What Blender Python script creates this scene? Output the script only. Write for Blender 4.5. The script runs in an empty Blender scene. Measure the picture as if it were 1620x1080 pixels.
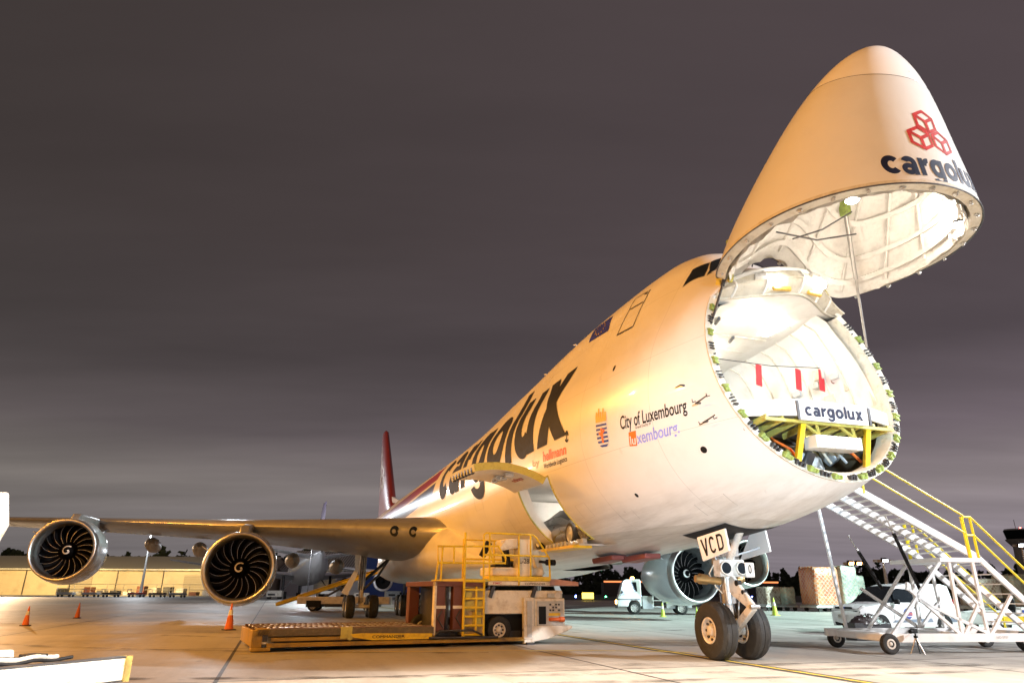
import bpy, bmesh, math, random
import numpy as np
from mathutils import Vector, Matrix, Euler
random.seed(7)
R = math.radians
C = bpy.context.scene.collection
sc = bpy.context.scene
# ------------------------------------------------------------------ camera
CAM_H, PITCH, ROLL = 1.4752, 0.34893, 0.005
cam = bpy.data.cameras.new('camera'); cam_o = bpy.data.objects.new('camera', cam); C.objects.link(cam_o)
cam.sensor_width = 36; cam.lens = 36 * 1084.66 / 1620; cam.clip_start = .1; cam.clip_end = 6000
cam_o.matrix_world = Matrix.Translation((0, 0, CAM_H)) @ Euler((math.pi/2 + PITCH, 0, 0)).to_matrix().to_4x4() @ Matrix.Rotation(ROLL, 4, 'Z')
sc.camera = cam_o
# ------------------------------------------------------------------ exposure, night sky
sc.view_settings.view_transform = 'Standard'; sc.view_settings.look = 'None'
sc.view_settings.exposure = 0; sc.view_settings.gamma = 1
sc.cycles.max_bounces = 6; sc.cycles.diffuse_bounces = 3; sc.cycles.glossy_bounces = 4
sc.cycles.sample_clamp_indirect = 4; sc.cycles.use_denoising = True
w = bpy.data.worlds.new('World'); sc.world = w; w.use_nodes = True
nt = w.node_tree; nt.nodes.clear(); N = nt.nodes.new; Lk = nt.links.new
out = N('ShaderNodeOutputWorld'); bg = N('ShaderNodeBackground'); Lk(bg.outputs[0], out.inputs[0])
tc = N('ShaderNodeTexCoord'); sep = N('ShaderNodeSeparateXYZ'); Lk(tc.outputs['Generated'], sep.inputs[0])
def wmath(op, a, b=None):
    n = N('ShaderNodeMath'); n.operation = op
    for i, v in enumerate((a, b)):
        if v is None: continue
        if isinstance(v, (int, float)): n.inputs[i].default_value = v
        else: Lk(v, n.inputs[i])
    return n.outputs[0]
zz = wmath('MAXIMUM', sep.outputs['Z'], 0.0)
den = wmath('ADD', zz, .06)
cx = wmath('DIVIDE', sep.outputs['X'], den); cy = wmath('DIVIDE', sep.outputs['Y'], den)
cmb = N('ShaderNodeCombineXYZ'); Lk(wmath('MULTIPLY', cx, .3), cmb.inputs[0]); Lk(cy, cmb.inputs[1])
n1 = N('ShaderNodeTexNoise'); n1.inputs['Scale'].default_value = .9; n1.inputs['Detail'].default_value = 6; n1.inputs['Roughness'].default_value = .55; Lk(cmb.outputs[0], n1.inputs['Vector'])
ramp = N('ShaderNodeValToRGB'); cr = ramp.color_ramp
stops = [(0, (.19, .173, .184)), (.047, (.225, .203, .209)), (.13, (.25, .222, .212)), (.2, (.145, .122, .127)), (.3, (.083, .069, .071)), (.46, (.073, .0585, .0585)), (.7, (.072, .0575, .0565)), (1, (.064, .0515, .0505))]
while len(cr.elements) < len(stops): cr.elements.new(.5)
for e, (p, c) in zip(cr.elements, stops): e.position = p; e.color = (*c, 1)
Lk(zz, ramp.inputs[0])
# light pollution is whiter and stronger to the left, more purple to the right
hz = wmath('MULTIPLY', wmath('SUBTRACT', 1.0, wmath('MINIMUM', wmath('MULTIPLY', zz, 2.6), 1.0)), sep.outputs['X'])
tint = N('ShaderNodeMix'); tint.data_type = 'RGBA'; tint.blend_type = 'MULTIPLY'
tint.inputs['Factor'].default_value = 1
side = N('ShaderNodeValToRGB'); s_ = side.color_ramp; s_.elements[0].color = (.72, .72, .68, 1); s_.elements[1].color = (1.18, 1.12, 1.24, 1)
Lk(wmath('ADD', wmath('MULTIPLY', sep.outputs['X'], .7), .5), side.inputs[0])
Lk(ramp.outputs[0], tint.inputs['A']); Lk(side.outputs[0], tint.inputs['B'])
cl = N('ShaderNodeMapRange'); cl.inputs['From Min'].default_value = .3; cl.inputs['From Max'].default_value = .7; cl.inputs['To Min'].default_value = .8; cl.inputs['To Max'].default_value = 1.18
Lk(n1.outputs[0], cl.inputs['Value'])
mul = N('ShaderNodeVectorMath'); mul.operation = 'SCALE'; Lk(tint.outputs['Result'], mul.inputs[0]); Lk(cl.outputs[0], mul.inputs['Scale'])
Lk(mul.outputs[0], bg.inputs['Color']); bg.inputs['Strength'].default_value = 1.0
# ------------------------------------------------------------------ apron flood lights (unseen sources, some added to balance the light)
def spot(name, loc, aim, power, col, deg=60, blend=.6, size=.6):
    l = bpy.data.lights.new(name, 'SPOT'); l.energy = power; l.color = col; l.spot_size = R(deg); l.spot_blend = blend; l.shadow_soft_size = size
    o = bpy.data.objects.new(name, l); C.objects.link(o); o.location = loc
    o.rotation_euler = (Vector(aim) - Vector(loc)).to_track_quat('-Z', 'Y').to_euler(); return o
def point(name, loc, power, col, size=.2):
    l = bpy.data.lights.new(name, 'POINT'); l.energy = power; l.color = col; l.shadow_soft_size = size
    o = bpy.data.objects.new(name, l); C.objects.link(o); o.location = loc; return o
SODIUM = (1, .41, .05); WARMW = (1, .8, .58); COOL = (.86, .93, 1.0)
spot('unseen_sodium_flood', (-24, -33, 27), (0, 27, 4), 86000, SODIUM, 62)
spot('unseen_sodium_flood', (-46, 44, 27), (0, 20, 6), 56000, SODIUM, 60, .8)  # second sodium source, added to tint the hull side more than the nose
spot('unseen_sodium_flood', (-24, 12, 25), (-12, 24, 0), 24000, SODIUM, 95, 1)  # overhead fill added to turn the left ground more orange
spot('unseen_sodium_flood', (-75, 35, 24), (-30, 45, 0), 75000, SODIUM, 90)
spot('unseen_white_flood', (3, -22, 2.6), (5.6, 12.8, 4.3), 74000, (.58, .81, 1), 12.6, .55)  # unseen low beam, cone fitted to whiten only the nose side
spot('unseen_white_flood', (44, 6, 22), (10, 13, 1), 140000, (.95, .97, 1), 75, .7)
spot('unseen_white_flood', (56, 36, 24), (24, 46, 0), 430000, (.72, 1, .95), 62, .8)
spot('unseen_white_flood', (-40, 100, 20), (-14, 60, 0), 12000, COOL, 80, .8)
spot('added_warm_fill', (7, -22, 22), (6, -7.5, 0), 330000, (1, .82, .64), 56.5, .12, .4)  # added fill for the foreground strip; its cone edge imitates a shadow line
spot('added_warm_fill', (-115, 160, 18), (-85, 122, 0), 190000, (1, .68, .4), 44, .9)  # added fill that lifts the far left ground
for x in (-165, -125, -90): spot('shed_wall_light', (x, 160, 11), (x - 3, 191, 3), 72000, (1, .68, .26), 110, .9)
# ------------------------------------------------------------------ mesh helpers
class MB:
    "collects faces and links them as ONE mesh object"
    def __init__(s): s.v = []; s.f = []; s.M = None
    def add(s, vs, fs):
        b = len(s.v); s.v += [tuple(p) for p in vs]; s.f += [tuple(i + b for i in f) for f in fs]; return s
    def box(s, c, d, rot=None):
        x, y, z = (k / 2 for k in d); P = [Vector(p) for p in ((-x,-y,-z),(x,-y,-z),(x,y,-z),(-x,y,-z),(-x,-y,z),(x,-y,z),(x,y,z),(-x,y,z))]
        if rot is not None:
            m = Euler(rot).to_matrix() if not isinstance(rot, Matrix) else rot; P = [m @ p for p in P]
        c = Vector(c); return s.add([p + c for p in P], [(0,3,2,1),(4,5,6,7),(0,1,5,4),(1,2,6,5),(2,3,7,6),(3,0,4,7)])
    def bx(s, x0, x1, y0, y1, z0, z1): return s.box(((x0+x1)/2, (y0+y1)/2, (z0+z1)/2), (abs(x1-x0), abs(y1-y0), abs(z1-z0)))
    def bar(s, p, q, w, h=None):
        p, q = Vector(p), Vector(q); d = q - p
        if d.length < 1e-6: return s
        m = d.to_track_quat('X', 'Z').to_matrix(); return s.box((p + q) / 2, (d.length, w, h or w), m)
    def tube(s, pts, r, n=8, r1=None, closed=False):
        pts = [Vector(p) for p in pts]; k = len(pts); rings = []; up = None
        for i, p in enumerate(pts):
            if closed: t = pts[(i+1) % k] - pts[i-1]
            else: t = pts[min(i+1, k-1)] - pts[max(i-1, 0)]
            t.normalize()
            if up is None: up = t.orthogonal().normalized()
            up = (up - t * up.dot(t)); up = up.normalized() if up.length > 1e-5 else t.orthogonal().normalized()
            sd = t.cross(up); rr = r if r1 is None else r + (r1 - r) * i / max(k-1, 1)
            rings.append([p + (up * math.cos(a) + sd * math.sin(a)) * rr for a in (2*math.pi*j/n for j in range(n))])
        vs = [q for g in rings for q in g]; fs = []
        for i in range(k if closed else k - 1):
            a, b = i * n, ((i+1) % k) * n
            fs += [(a+j, a+(j+1) % n, b+(j+1) % n, b+j) for j in range(n)]
        if not closed: fs += [tuple(range(n-1, -1, -1)), tuple(range((k-1)*n, k*n))]
        return s.add(vs, fs)
    def cyl(s, p, q, r, r1=None, n=16): return s.tube([p, q], r, n, r1)
    def lathe(s, prof, o=(0,0,0), ax=(1,0,0), n=32, caps=False):
        ax = Vector(ax).normalized(); e1 = ax.orthogonal().normalized(); e2 = ax.cross(e1); o = Vector(o)
        vs = [o + ax * x + (e1 * math.cos(a) + e2 * math.sin(a)) * r for x, r in prof for a in (2*math.pi*j/n for j in range(n))]
        fs = [(i*n+j, (i+1)*n+j, (i+1)*n+(j+1) % n, i*n+(j+1) % n) for i in range(len(prof)-1) for j in range(n)]
        if caps: fs += [tuple(range(n)), tuple(range((len(prof)-1)*n + n-1, (len(prof)-1)*n - 1, -1))]
        return s.add(vs, fs)
    def grid(s, P, closed=False):
        "P[i][j] points"
        a, b = len(P), len(P[0]); vs = [p for row in P for p in row]
        fs = [(i*b+j, i*b+(j+1) % b, (i+1)*b+(j+1) % b, (i+1)*b+j) for i in range(a-1) for j in range(b if closed else b-1)]
        return s.add(vs, fs)
    def prism(s, poly, fn, h0, h1):
        "polygon (a,b) extruded along h; fn(a,b,h)->xyz"
        n = len(poly); vs = [fn(a, b, h0) for a, b in poly] + [fn(a, b, h1) for a, b in poly]
        return s.add(vs, [tuple(range(n-1, -1, -1)), tuple(range(n, 2*n))] + [(i, (i+1) % n, n+(i+1) % n, n+i) for i in range(n)])
    def build(s, name, m, parent=None, smooth=35, bevel=0, solid=0, label=None):
        me = bpy.data.meshes.new(name); me.from_pydata(s.v, [], s.f); me.update()
        bm = bmesh.new(); bm.from_mesh(me); bmesh.ops.recalc_face_normals(bm, faces=bm.faces); bm.to_mesh(me); bm.free()
        me.materials.append(m)
        if smooth:
            me.shade_smooth(); me.set_sharp_from_angle(angle=R(smooth))
        o = bpy.data.objects.new(name, me); C.objects.link(o)
        if parent is not None: o.parent = parent
        if solid:
            k = o.modifiers.new('thickness', 'SOLIDIFY'); k.thickness = solid; k.offset = -1
        if bevel:
            k = o.modifiers.new('edge', 'BEVEL'); k.width = bevel; k.segments = 2; k.limit_method = 'ANGLE'; k.angle_limit = R(40)
        if label: o['label'] = label
        return o
def thing(name, label, cat, loc=(0,0,0), rz=0, group=None):
    o = bpy.data.objects.new(name, None); C.objects.link(o); o.location = loc; o.rotation_euler = (0, 0, rz); o.empty_display_size = .3
    o['label'] = label; o['category'] = cat
    if group: o['group'] = group
    return o
def tag(o, label, cat, group=None):
    o['label'] = label; o['category'] = cat
    if group: o['group'] = group
    return o
def struct(o, kind='structure'): o['kind'] = kind; return o
def dup(root, loc=None, rz=None, label=None):
    def rec(o, par):
        c = o.copy(); C.objects.link(c)
        if par is not None: c.parent = par
        for k in list(o.children): rec(k, c)
        return c
    r = rec(root, None)
    if loc is not None: r.location = loc
    if rz is not None: r.rotation_euler = (0, 0, rz)
    if label: r['label'] = label
    return r
# ------------------------------------------------------------------ materials
def mat(name, col, rough=.5, metal=0, var=.12, scale=3, bump=0, bscale=30, dirt=None, dscale=1.2, damt=.3, coat=0, emit=None, estr=0, stretch=None, spec=None):
    m = bpy.data.materials.new(name); m.use_nodes = True; t = m.node_tree; b = t.nodes['Principled BSDF']; N = t.nodes.new; L = t.links.new
    b.inputs['Roughness'].default_value = rough; b.inputs['Metallic'].default_value = metal; b.inputs['Coat Weight'].default_value = coat; b.inputs['Coat Roughness'].default_value = .08
    if spec is not None: b.inputs['Specular IOR Level'].default_value = spec
    tc = N('ShaderNodeTexCoord'); vec = tc.outputs['Object']
    if stretch:
        mp = N('ShaderNodeMapping'); mp.inputs['Scale'].default_value = stretch; L(vec, mp.inputs[0]); vec = mp.outputs[0]
    nz = N('ShaderNodeTexNoise'); nz.inputs['Scale'].default_value = scale; nz.inputs['Detail'].default_value = 6; nz.inputs['Roughness'].default_value = .6; L(vec, nz.inputs['Vector'])
    r = N('ShaderNodeValToRGB'); e = r.color_ramp.elements; e[0].position, e[1].position = .3, .7
    e[0].color = (*[max(c * (1 - var), 0) for c in col], 1); e[1].color = (*[min(c * (1 + var), 1) for c in col], 1); L(nz.outputs[0], r.inputs[0]); c_out = r.outputs[0]
    if dirt:
        n2 = N('ShaderNodeTexNoise'); n2.inputs['Scale'].default_value = dscale; n2.inputs['Detail'].default_value = 8; n2.inputs['Roughness'].default_value = .7; L(vec, n2.inputs['Vector'])
        r2 = N('ShaderNodeValToRGB'); r2.color_ramp.elements[0].position = .5; r2.color_ramp.elements[1].position = .72; r2.color_ramp.elements[1].color = (damt*2, damt*2, damt*2, 1); r2.color_ramp.elements[0].color = (0, 0, 0, 1); L(n2.outputs[0], r2.inputs[0])
        mx = N('ShaderNodeMix'); mx.data_type = 'RGBA'; L(r2.outputs[0], mx.inputs['Factor']); L(c_out, mx.inputs['A']); mx.inputs['B'].default_value = (*dirt, 1); c_out = mx.outputs['Result']
    L(c_out, b.inputs['Base Color'])
    rr = N('ShaderNodeMapRange'); rr.inputs['To Min'].default_value = max(rough - .08, .02); rr.inputs['To Max'].default_value = min(rough + .1, 1); L(nz.outputs[0], rr.inputs[0]); L(rr.outputs[0], b.inputs['Roughness'])
    if bump:
        n3 = N('ShaderNodeTexNoise'); n3.inputs['Scale'].default_value = bscale; n3.inputs['Detail'].default_value = 4; L(vec, n3.inputs['Vector'])
        bp = N('ShaderNodeBump'); bp.inputs['Strength'].default_value = bump; bp.inputs['Distance'].default_value = .02; L(n3.outputs[0], bp.inputs['Height']); L(bp.outputs[0], b.inputs['Normal'])
    if emit: b.inputs['Emission Color'].default_value = (*emit, 1); b.inputs['Emission Strength'].default_value = estr
    return m
def nodes_of(m): return m.node_tree.nodes, m.node_tree.links
WHITE = mat('white paint', (.78, .77, .75), .28, dirt=(.45, .42, .38), damt=.12, var=.03, coat=.4)
HULL = mat('aircraft white paint', (.8, .79, .77), .3, var=.025, scale=.8, bump=.12, bscale=1.1, dirt=(.52, .5, .46), dscale=.5, damt=.12, coat=.22)
RADOME = mat('radome paint', (.85, .84, .82), .3, var=.02, coat=.3)
WINGM = mat('grey wing paint', (.36, .36, .36), .32, .55, var=.08, scale=1.2, dirt=(.2, .19, .18), dscale=2, damt=.25)
BELLY = mat('fairing paint', (.7, .68, .64), .34, var=.05, scale=1, dirt=(.4, .37, .33), dscale=.8, damt=.2, coat=.3)
NACEL = mat('nacelle paint', (.5, .54, .55), .22, .25, var=.05, scale=1.5, coat=.6)
CHROME = mat('polished aluminium', (.62, .62, .62), .36, 1, var=.06, scale=6)
STEEL = mat('bare steel', (.42, .41, .4), .4, .9, var=.15, scale=8)
GREYM = mat('grey painted metal', (.5, .5, .49), .45, .2, dirt=(.22, .2, .17), dscale=5, damt=.35)
DARKM = mat('dark metal', (.05, .05, .055), .45, .4, dirt=(.12, .1, .08), dscale=6)
BLACK = mat('black paint', (.008, .008, .009), .6, var=.2, spec=.25)
INK = mat('navy lettering', (.006, .01, .035), .6, var=.1, spec=.25)
RUBBER = mat('tyre rubber', (.014, .0135, .013), .75, var=.25, scale=9, bump=.25, bscale=40, dirt=(.05, .045, .04), dscale=6, damt=.3)
RIMM = mat('wheel paint', (.66, .62, .56), .4, .1, dirt=(.25, .22, .18), dscale=9, damt=.3)
LINER = mat('quilted insulation', (.72, .7, .66), .55, var=.2, scale=3.5, bump=1, bscale=5, dirt=(.3, .26, .23), dscale=3.5, damt=.32)
CREAM = mat('frame primer', (.6, .56, .47), .75, dirt=(.35, .28, .16), dscale=5, damt=.35)
LINING = mat('cargo lining', (.8, .79, .76), .4, var=.04, dirt=(.55, .5, .42), dscale=2, damt=.2)
GREEN = mat('zinc chromate green', (.24, .32, .07), .5, var=.3, scale=9, dirt=(.1, .1, .04), dscale=14)
YELLOW = mat('safety yellow paint', (.76, .54, .015), .42, dirt=(.3, .2, .05), dscale=4, damt=.35)
YPRIM = mat('yellow green primer', (.55, .5, .12), .5, dirt=(.2, .17, .06), dscale=3, damt=.4)
RED = mat('red paint', (.45, .03, .03), .4, dirt=(.2, .03, .03), dscale=3)
REDTAG = mat('red streamer', (.65, .03, .04), .7, var=.15)
RUST = mat('red oxide steel', (.13, .04, .024), .5, .1, dirt=(.08, .04, .03), dscale=3, damt=.5)
ORANGE = mat('orange plastic', (.75, .16, .02), .5, dirt=(.3, .1, .05), dscale=6)
LIME = mat('lime cone plastic', (.5, .62, .06), .5)
REFL = mat('white reflective collar', (.75, .74, .7), .35)
GLASS = mat('dark glass', (.012, .016, .02), .08, var=.1, spec=.45)
BLADE = mat('fan blade composite', (.0015, .0015, .002), .6, 0, spec=.1)
BLADE_EDGE = mat('titanium blade edge', (.6, .6, .6), .35, 1)
LBOX = mat('loader white paint', (.74, .7, .62), .4, dirt=(.3, .22, .12), dscale=2.5, damt=.35)
DECK = mat('worn deck steel', (.17, .15, .12), .42, .55, var=.3, scale=5, dirt=(.3, .24, .16), dscale=8, damt=.4)
SILVER = mat('gunmetal car paint', (.16, .155, .15), .25, .7, coat=1)
NAVY = mat('blue paint', (.03, .06, .3), .35)
LUXO = mat('orange print', (.75, .17, .02), .4)
LUXB = mat('periwinkle print', (.28, .32, .8), .4)
GOLD = mat('gold print', (.62, .4, .08), .45, var=.2, scale=30)
EUBLUE = mat('flag blue', (.025, .035, .36), .4)
PURPLE = mat('purple tail paint', (.13, .05, .22), .35)
def lamp_mat(name, col, s): return mat(name, col, emit=col, estr=s, var=0)
LAMPW = lamp_mat('lit white lamp', (1, .93, .82), 60); LAMPC = lamp_mat('lit cool lamp', (.9, .95, 1), 60); LAMPO = lamp_mat('lit amber lamp', (1, .5, .15), 30)
def _tab(rows):
    a = np.array(rows, float); return lambda u: np.interp(u, a[:, 0], a[:, 1])
def _smooth(rows):
    # monotone cubic (Fritsch-Carlson) through a table
    a = np.array(rows, float); x, y = a[:, 0], a[:, 1]
    h = np.diff(x); d = np.diff(y) / h; m = np.zeros(len(x)); m[0], m[-1] = d[0], d[-1]
    for i in range(1, len(x) - 1):
        if d[i-1] * d[i] > 0:
            w1 = 2 * h[i] + h[i-1]; w2 = h[i] + 2 * h[i-1]; m[i] = (w1 + w2) / (w1 / d[i-1] + w2 / d[i])
    def fn(u):
        u = np.clip(u, x[0], x[-1]); i = np.clip(np.searchsorted(x, u) - 1, 0, len(h) - 1)
        t = (u - x[i]) / h[i]; t2 = t * t; t3 = t2 * t
        return (2*t3-3*t2+1)*y[i] + (t3-2*t2+t)*h[i]*m[i] + (-2*t3+3*t2)*y[i+1] + (t3-t2)*h[i]*m[i+1]
    return fn
ZB = _smooth([(-7.55,5.25),(-7.45,5.05),(-7.2,4.83),(-6.8,4.6),(-6.2,4.34),(-5.4,4.02),(-4.2,3.53),(-3.2,3.2),(-2,2.97),(-1,2.83),(1.7,2.62),(5.4,2.4),(10.6,2.25),(18,2.13),(34,2.15),(40,2.6),(46,3.7),(52,5.0),(58,6.3),(63,7.3),(66,7.8),(68,8.1)])
ZT = _smooth([(-7.55,5.25),(-7.45,5.48),(-7.2,5.83),(-6.8,6.2),(-6.2,6.66),(-5.4,7.18),(-4.2,8.0),(-3.75,8.32),(-3.2,8.58),(-2.75,8.76),(-2.3,9.1),(-1.8,9.6),(-1.2,9.93),(-.4,10.08),(1.5,10.13),(3.6,10.12),(6.2,10.02),(9.5,9.78),(13,9.55),(17,9.25),(24,8.85),(30,8.66),(40,8.62),(52,8.55),(62,8.5),(68,8.3)])
WD = _smooth([(-7.55,0.0),(-7.45,.3),(-7.2,.68),(-6.8,1.04),(-6.2,1.4),(-5.4,1.74),(-4.2,2.13),(-3.5,2.3),(-2.5,2.52),(-1,2.8),(1,3.02),(3,3.17),(5,3.24),(7,3.25),(38,3.25),(44,3.0),(50,2.5),(56,1.85),(62,1.1),(67,.4),(68,.1)])
ZL = _smooth([(-7.55,5.25),(-4,5.75),(0,5.6),(6,5.45),(40,5.4),(52,6.6),(68,8.2)])
RU = _smooth([(-8,.2),(-4,.9),(-2.75,1.4),(-1.5,1.8),(0,2.02),(3,2.1),(70,2.1)])
def section(u, t):
    "half section of the closed hull: u metres aft of the nose gear, t 0 keel .. 1 crown -> (half width, height)"
    u = np.asarray(u, float); t = np.asarray(t, float)
    zb, zt, W, zl, r2 = ZB(u), ZT(u), WD(u), ZL(u), RU(u)
    z = np.where(t < .5, zl - (zl - zb) * np.cos(np.pi * t), zl + (zt - zl) * np.sin(np.pi * (t - .5)))
    lo = W * np.sqrt(np.clip(1 - ((zl - z) / np.maximum(zl - zb, 1e-4))**2, 0, 1))
    a1 = np.minimum(np.maximum(zt - zl, 1e-4), 3.25)
    w1 = W * np.sqrt(np.clip(1 - ((z - zl) / a1)**2, 0, 1))
    a2 = np.minimum(np.maximum(zt - zl, 1e-4), r2 * 1.05); z2 = zt - a2
    w2 = np.minimum(r2, W) * np.sqrt(np.clip(1 - (np.maximum(z - z2, 0) / a2)**2, 0, 1))
    e = .3 * w2
    up = .5 * (w1 + w2 + np.sqrt((w1 - w2)**2 + e * e)) 
    k = np.clip((z - zl) / .8, 0, 1); up = w1 * (1 - k) + np.maximum(up - .25*e, w1) * k
    return np.where(t < .5, lo, up), z
HINGE = (-2.86, 8.12); VISOR_ANGLE = math.radians(74.3)
CUT = lambda z: -3.54 + .2867 * (np.asarray(z) - 5.74)
def FWD(t):
    k = np.clip((np.asarray(t) - .72) / .28, 0, 1); return -.98 * k * k * (3 - 2 * k)
def visor_open(u, z):
    c, s = math.cos(VISOR_ANGLE), math.sin(VISOR_ANGLE); du, dz = u - HINGE[0], z - HINGE[1]
    return HINGE[0] + c * du + s * dz, HINGE[1] - s * du + c * dz

# ------------------------------------------------------------------ lettering drawn as strokes: lists of quad strips in x-height units
def arc(cx, cy, rx, ry, s, a0, a1, n=22, m=3, sy=None):
    sy = sy or s; rows = []
    for i in range(n + 1):
        a = R(a0 + (a1 - a0) * i / n); rows.append([(cx + (rx - s * j / m) * math.cos(a), cy + (ry - sy * j / m) * math.sin(a)) for j in range(m + 1)])
    return rows
def quad(p0, p1, p2, p3, n=10, m=4):
    L = lambda a, b, t: (a[0] + (b[0]-a[0])*t, a[1] + (b[1]-a[1])*t)
    return [[L(L(p0, p1, i/n), L(p3, p2, i/n), j/m) for j in range(m + 1)] for i in range(n + 1)]
def rect(x0, x1, y0, y1, n=10, m=4): return quad((x0,y0),(x0,y1),(x1,y1),(x1,y0), n, m)
S_ = .31
GLYPH = {
 'c': (.92, [arc(.48,.5,.48,.53,S_,42,318)]),
 'a': (.95, [arc(.38,.3,.38,.33,.27,0,360), rect(.58,.88,-.02,.68), arc(.46,.66,.41,.37,S_,0,160,14)]),
 'r': (.66, [rect(.02,.32,0,1), arc(.6,.52,.4,.49,.27,80,172,10)]),
 'g': (1.0, [arc(.46,.5,.46,.53,S_,0,360), rect(.63,.93,-.05,1), arc(.47,-.06,.45,.36,.25,190,360,16)]),
 'o': (1.02, [arc(.5,.5,.5,.53,S_,0,360,30)]),
 'l': (.36, [rect(.03,.33,0,1.38)]),
 'u': (.95, [rect(.02,.32,.4,1), rect(.6,.9,0,1), arc(.44,.4,.41,.43,S_,180,330,14)]),
 'x': (.95, [quad((0,0),(.35,0),(.95,1),(.6,1),3,14), quad((.6,0),(.95,0),(.35,1),(0,1),3,14)]),
 'V': (1.0, [quad((.36,0),(.6,0),(.24,1.3),(0,1.3),3,12), quad((.36,0),(.6,0),(.96,1.3),(.72,1.3),3,12)]),
 'C': (.95, [arc(.42,.9,.4,.4,.2,20,180,12), rect(.02,.22,.4,.9), arc(.42,.4,.4,.4,.2,180,340,12)]),
 'D': (.95, [rect(.02,.22,0,1.3), rect(.22,.5,1.1,1.3,3,6), rect(.22,.5,0,.2,3,6), arc(.45,.9,.4,.4,.2,0,85,8), arc(.45,.4,.4,.4,.2,-85,0,8), rect(.65,.85,.4,.9)]),
}
def strokes(word, gap=.12):
    x = 0; out = []
    for ch in word:
        w_, parts = GLYPH[ch]
        out += [[[(px + x, py) for px, py in row] for row in p] for p in parts]; x += w_ + gap
    return out, x - gap
def decal(pieces, fn, lift=.008):
    "pieces of (x,y) grids -> mesh on a surface; fn(x,y,h)->xyz with h the height above the surface"
    mb = MB()
    for k, p in enumerate(pieces): mb.grid([[fn(x, y, lift + .0012 * (k % 4)) for x, y in row] for row in p])
    return mb
def font_mesh(s, bold=0.0, nx=40, ny=6):
    "built-in font text as fine faces scaled to the box 0..1 x 0..1"
    cu = bpy.data.curves.new('tmp', 'FONT'); cu.body = s; cu.offset = bold; cu.resolution_u = 5
    o = bpy.data.objects.new('tmp', cu); C.objects.link(o); bpy.context.view_layer.update()
    me = bpy.data.meshes.new_from_object(o.evaluated_get(bpy.context.evaluated_depsgraph_get()))
    bpy.data.objects.remove(o); bpy.data.curves.remove(cu)
    bm = bmesh.new(); bm.from_mesh(me); bpy.data.meshes.remove(me)
    xs = [v.co.x for v in bm.verts]; ys = [v.co.y for v in bm.verts]; x0, x1, y0, y1 = min(xs), max(xs), min(ys), max(ys)
    for v in bm.verts: v.co.x = (v.co.x - x0) / (x1 - x0); v.co.y = (v.co.y - y0) / (y1 - y0)
    for i in range(1, nx): bmesh.ops.bisect_plane(bm, geom=bm.verts[:] + bm.edges[:] + bm.faces[:], plane_co=(i/nx, 0, 0), plane_no=(1, 0, 0))
    for i in range(1, ny): bmesh.ops.bisect_plane(bm, geom=bm.verts[:] + bm.edges[:] + bm.faces[:], plane_co=(0, i/ny, 0), plane_no=(0, 1, 0))
    bm.verts.index_update(); V = [tuple(v.co[:2]) for v in bm.verts]; F = [[v.index for v in f.verts] for f in bm.faces]; bm.free()
    return V, F
def font_decal(s, fn, bold=0, nx=40, ny=6, lift=.008):
    V, F = font_mesh(s, bold, nx, ny); return MB().add([fn(x, y, lift) for x, y in V], F)
def plane_fn(o, ex, ey, wx, wy):
    o, ex, ey = Vector(o), Vector(ex).normalized(), Vector(ey).normalized(); n = ex.cross(ey)
    return lambda x, y, h: o + ex * x * wx + ey * y * wy + n * h
# hull surface helpers
def hull(u, t, side=1, h=0.0):
    w_, z = section(u, t); e = 1e-3
    if h == 0: return Vector((float(u), side * float(w_), float(z)))
    a = np.array([u, *map(float, (w_, z))]); w1, z1 = section(u + e, t); w2, z2 = section(u, min(t + e, .999)); w0, z0 = section(u, max(t - e, .001))
    du = Vector((e, float(w1) - a[1], float(z1) - a[2])); dt = Vector((0, float(w2) - float(w0), float(z2) - float(z0)))
    n = du.cross(dt); n.normalize()
    if n.y < 0 and .1 < t < .9: n = -n
    elif t <= .1 and n.z > 0: n = -n
    elif t >= .9 and n.z < 0: n = -n
    return Vector((a[0] + n.x*h, side * (a[1] + n.y*h), a[2] + n.z*h))
def hullquad(c, side=1):
    "bilinear (u,t) patch: corners bl, br, tr, tl"
    def fn(x, y, h):
        u = (c[0][0]*(1-x)+c[1][0]*x)*(1-y)+(c[3][0]*(1-x)+c[2][0]*x)*y; t = (c[0][1]*(1-x)+c[1][1]*x)*(1-y)+(c[3][1]*(1-x)+c[2][1]*x)*y
        return hull(u, t, side, h)
    return fn
def visor_pt(p): a, b = visor_open(p[0], p[2]); return Vector((a, p[1], b))
def visorchin(u, v, h):
    "point on the underside of the nose, v starboard"
    t = math.asin(min(abs(v) / float(WD(u)), 1)) / math.pi
    return visor_pt(hull(u, max(t, .002), 1 if v >= 0 else -1, h))
# ------------------------------------------------------------------ the freighter (x aft, y starboard, z up from the nose gear)
X0, Y0, YAW = 5.232, 17.543, 0.31582
jet = thing('cargo_jet', 'huge white jumbo freighter with its nose swung open and side cargo door raised', 'aircraft', (X0, Y0, 0), math.pi/2 + YAW)
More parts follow.
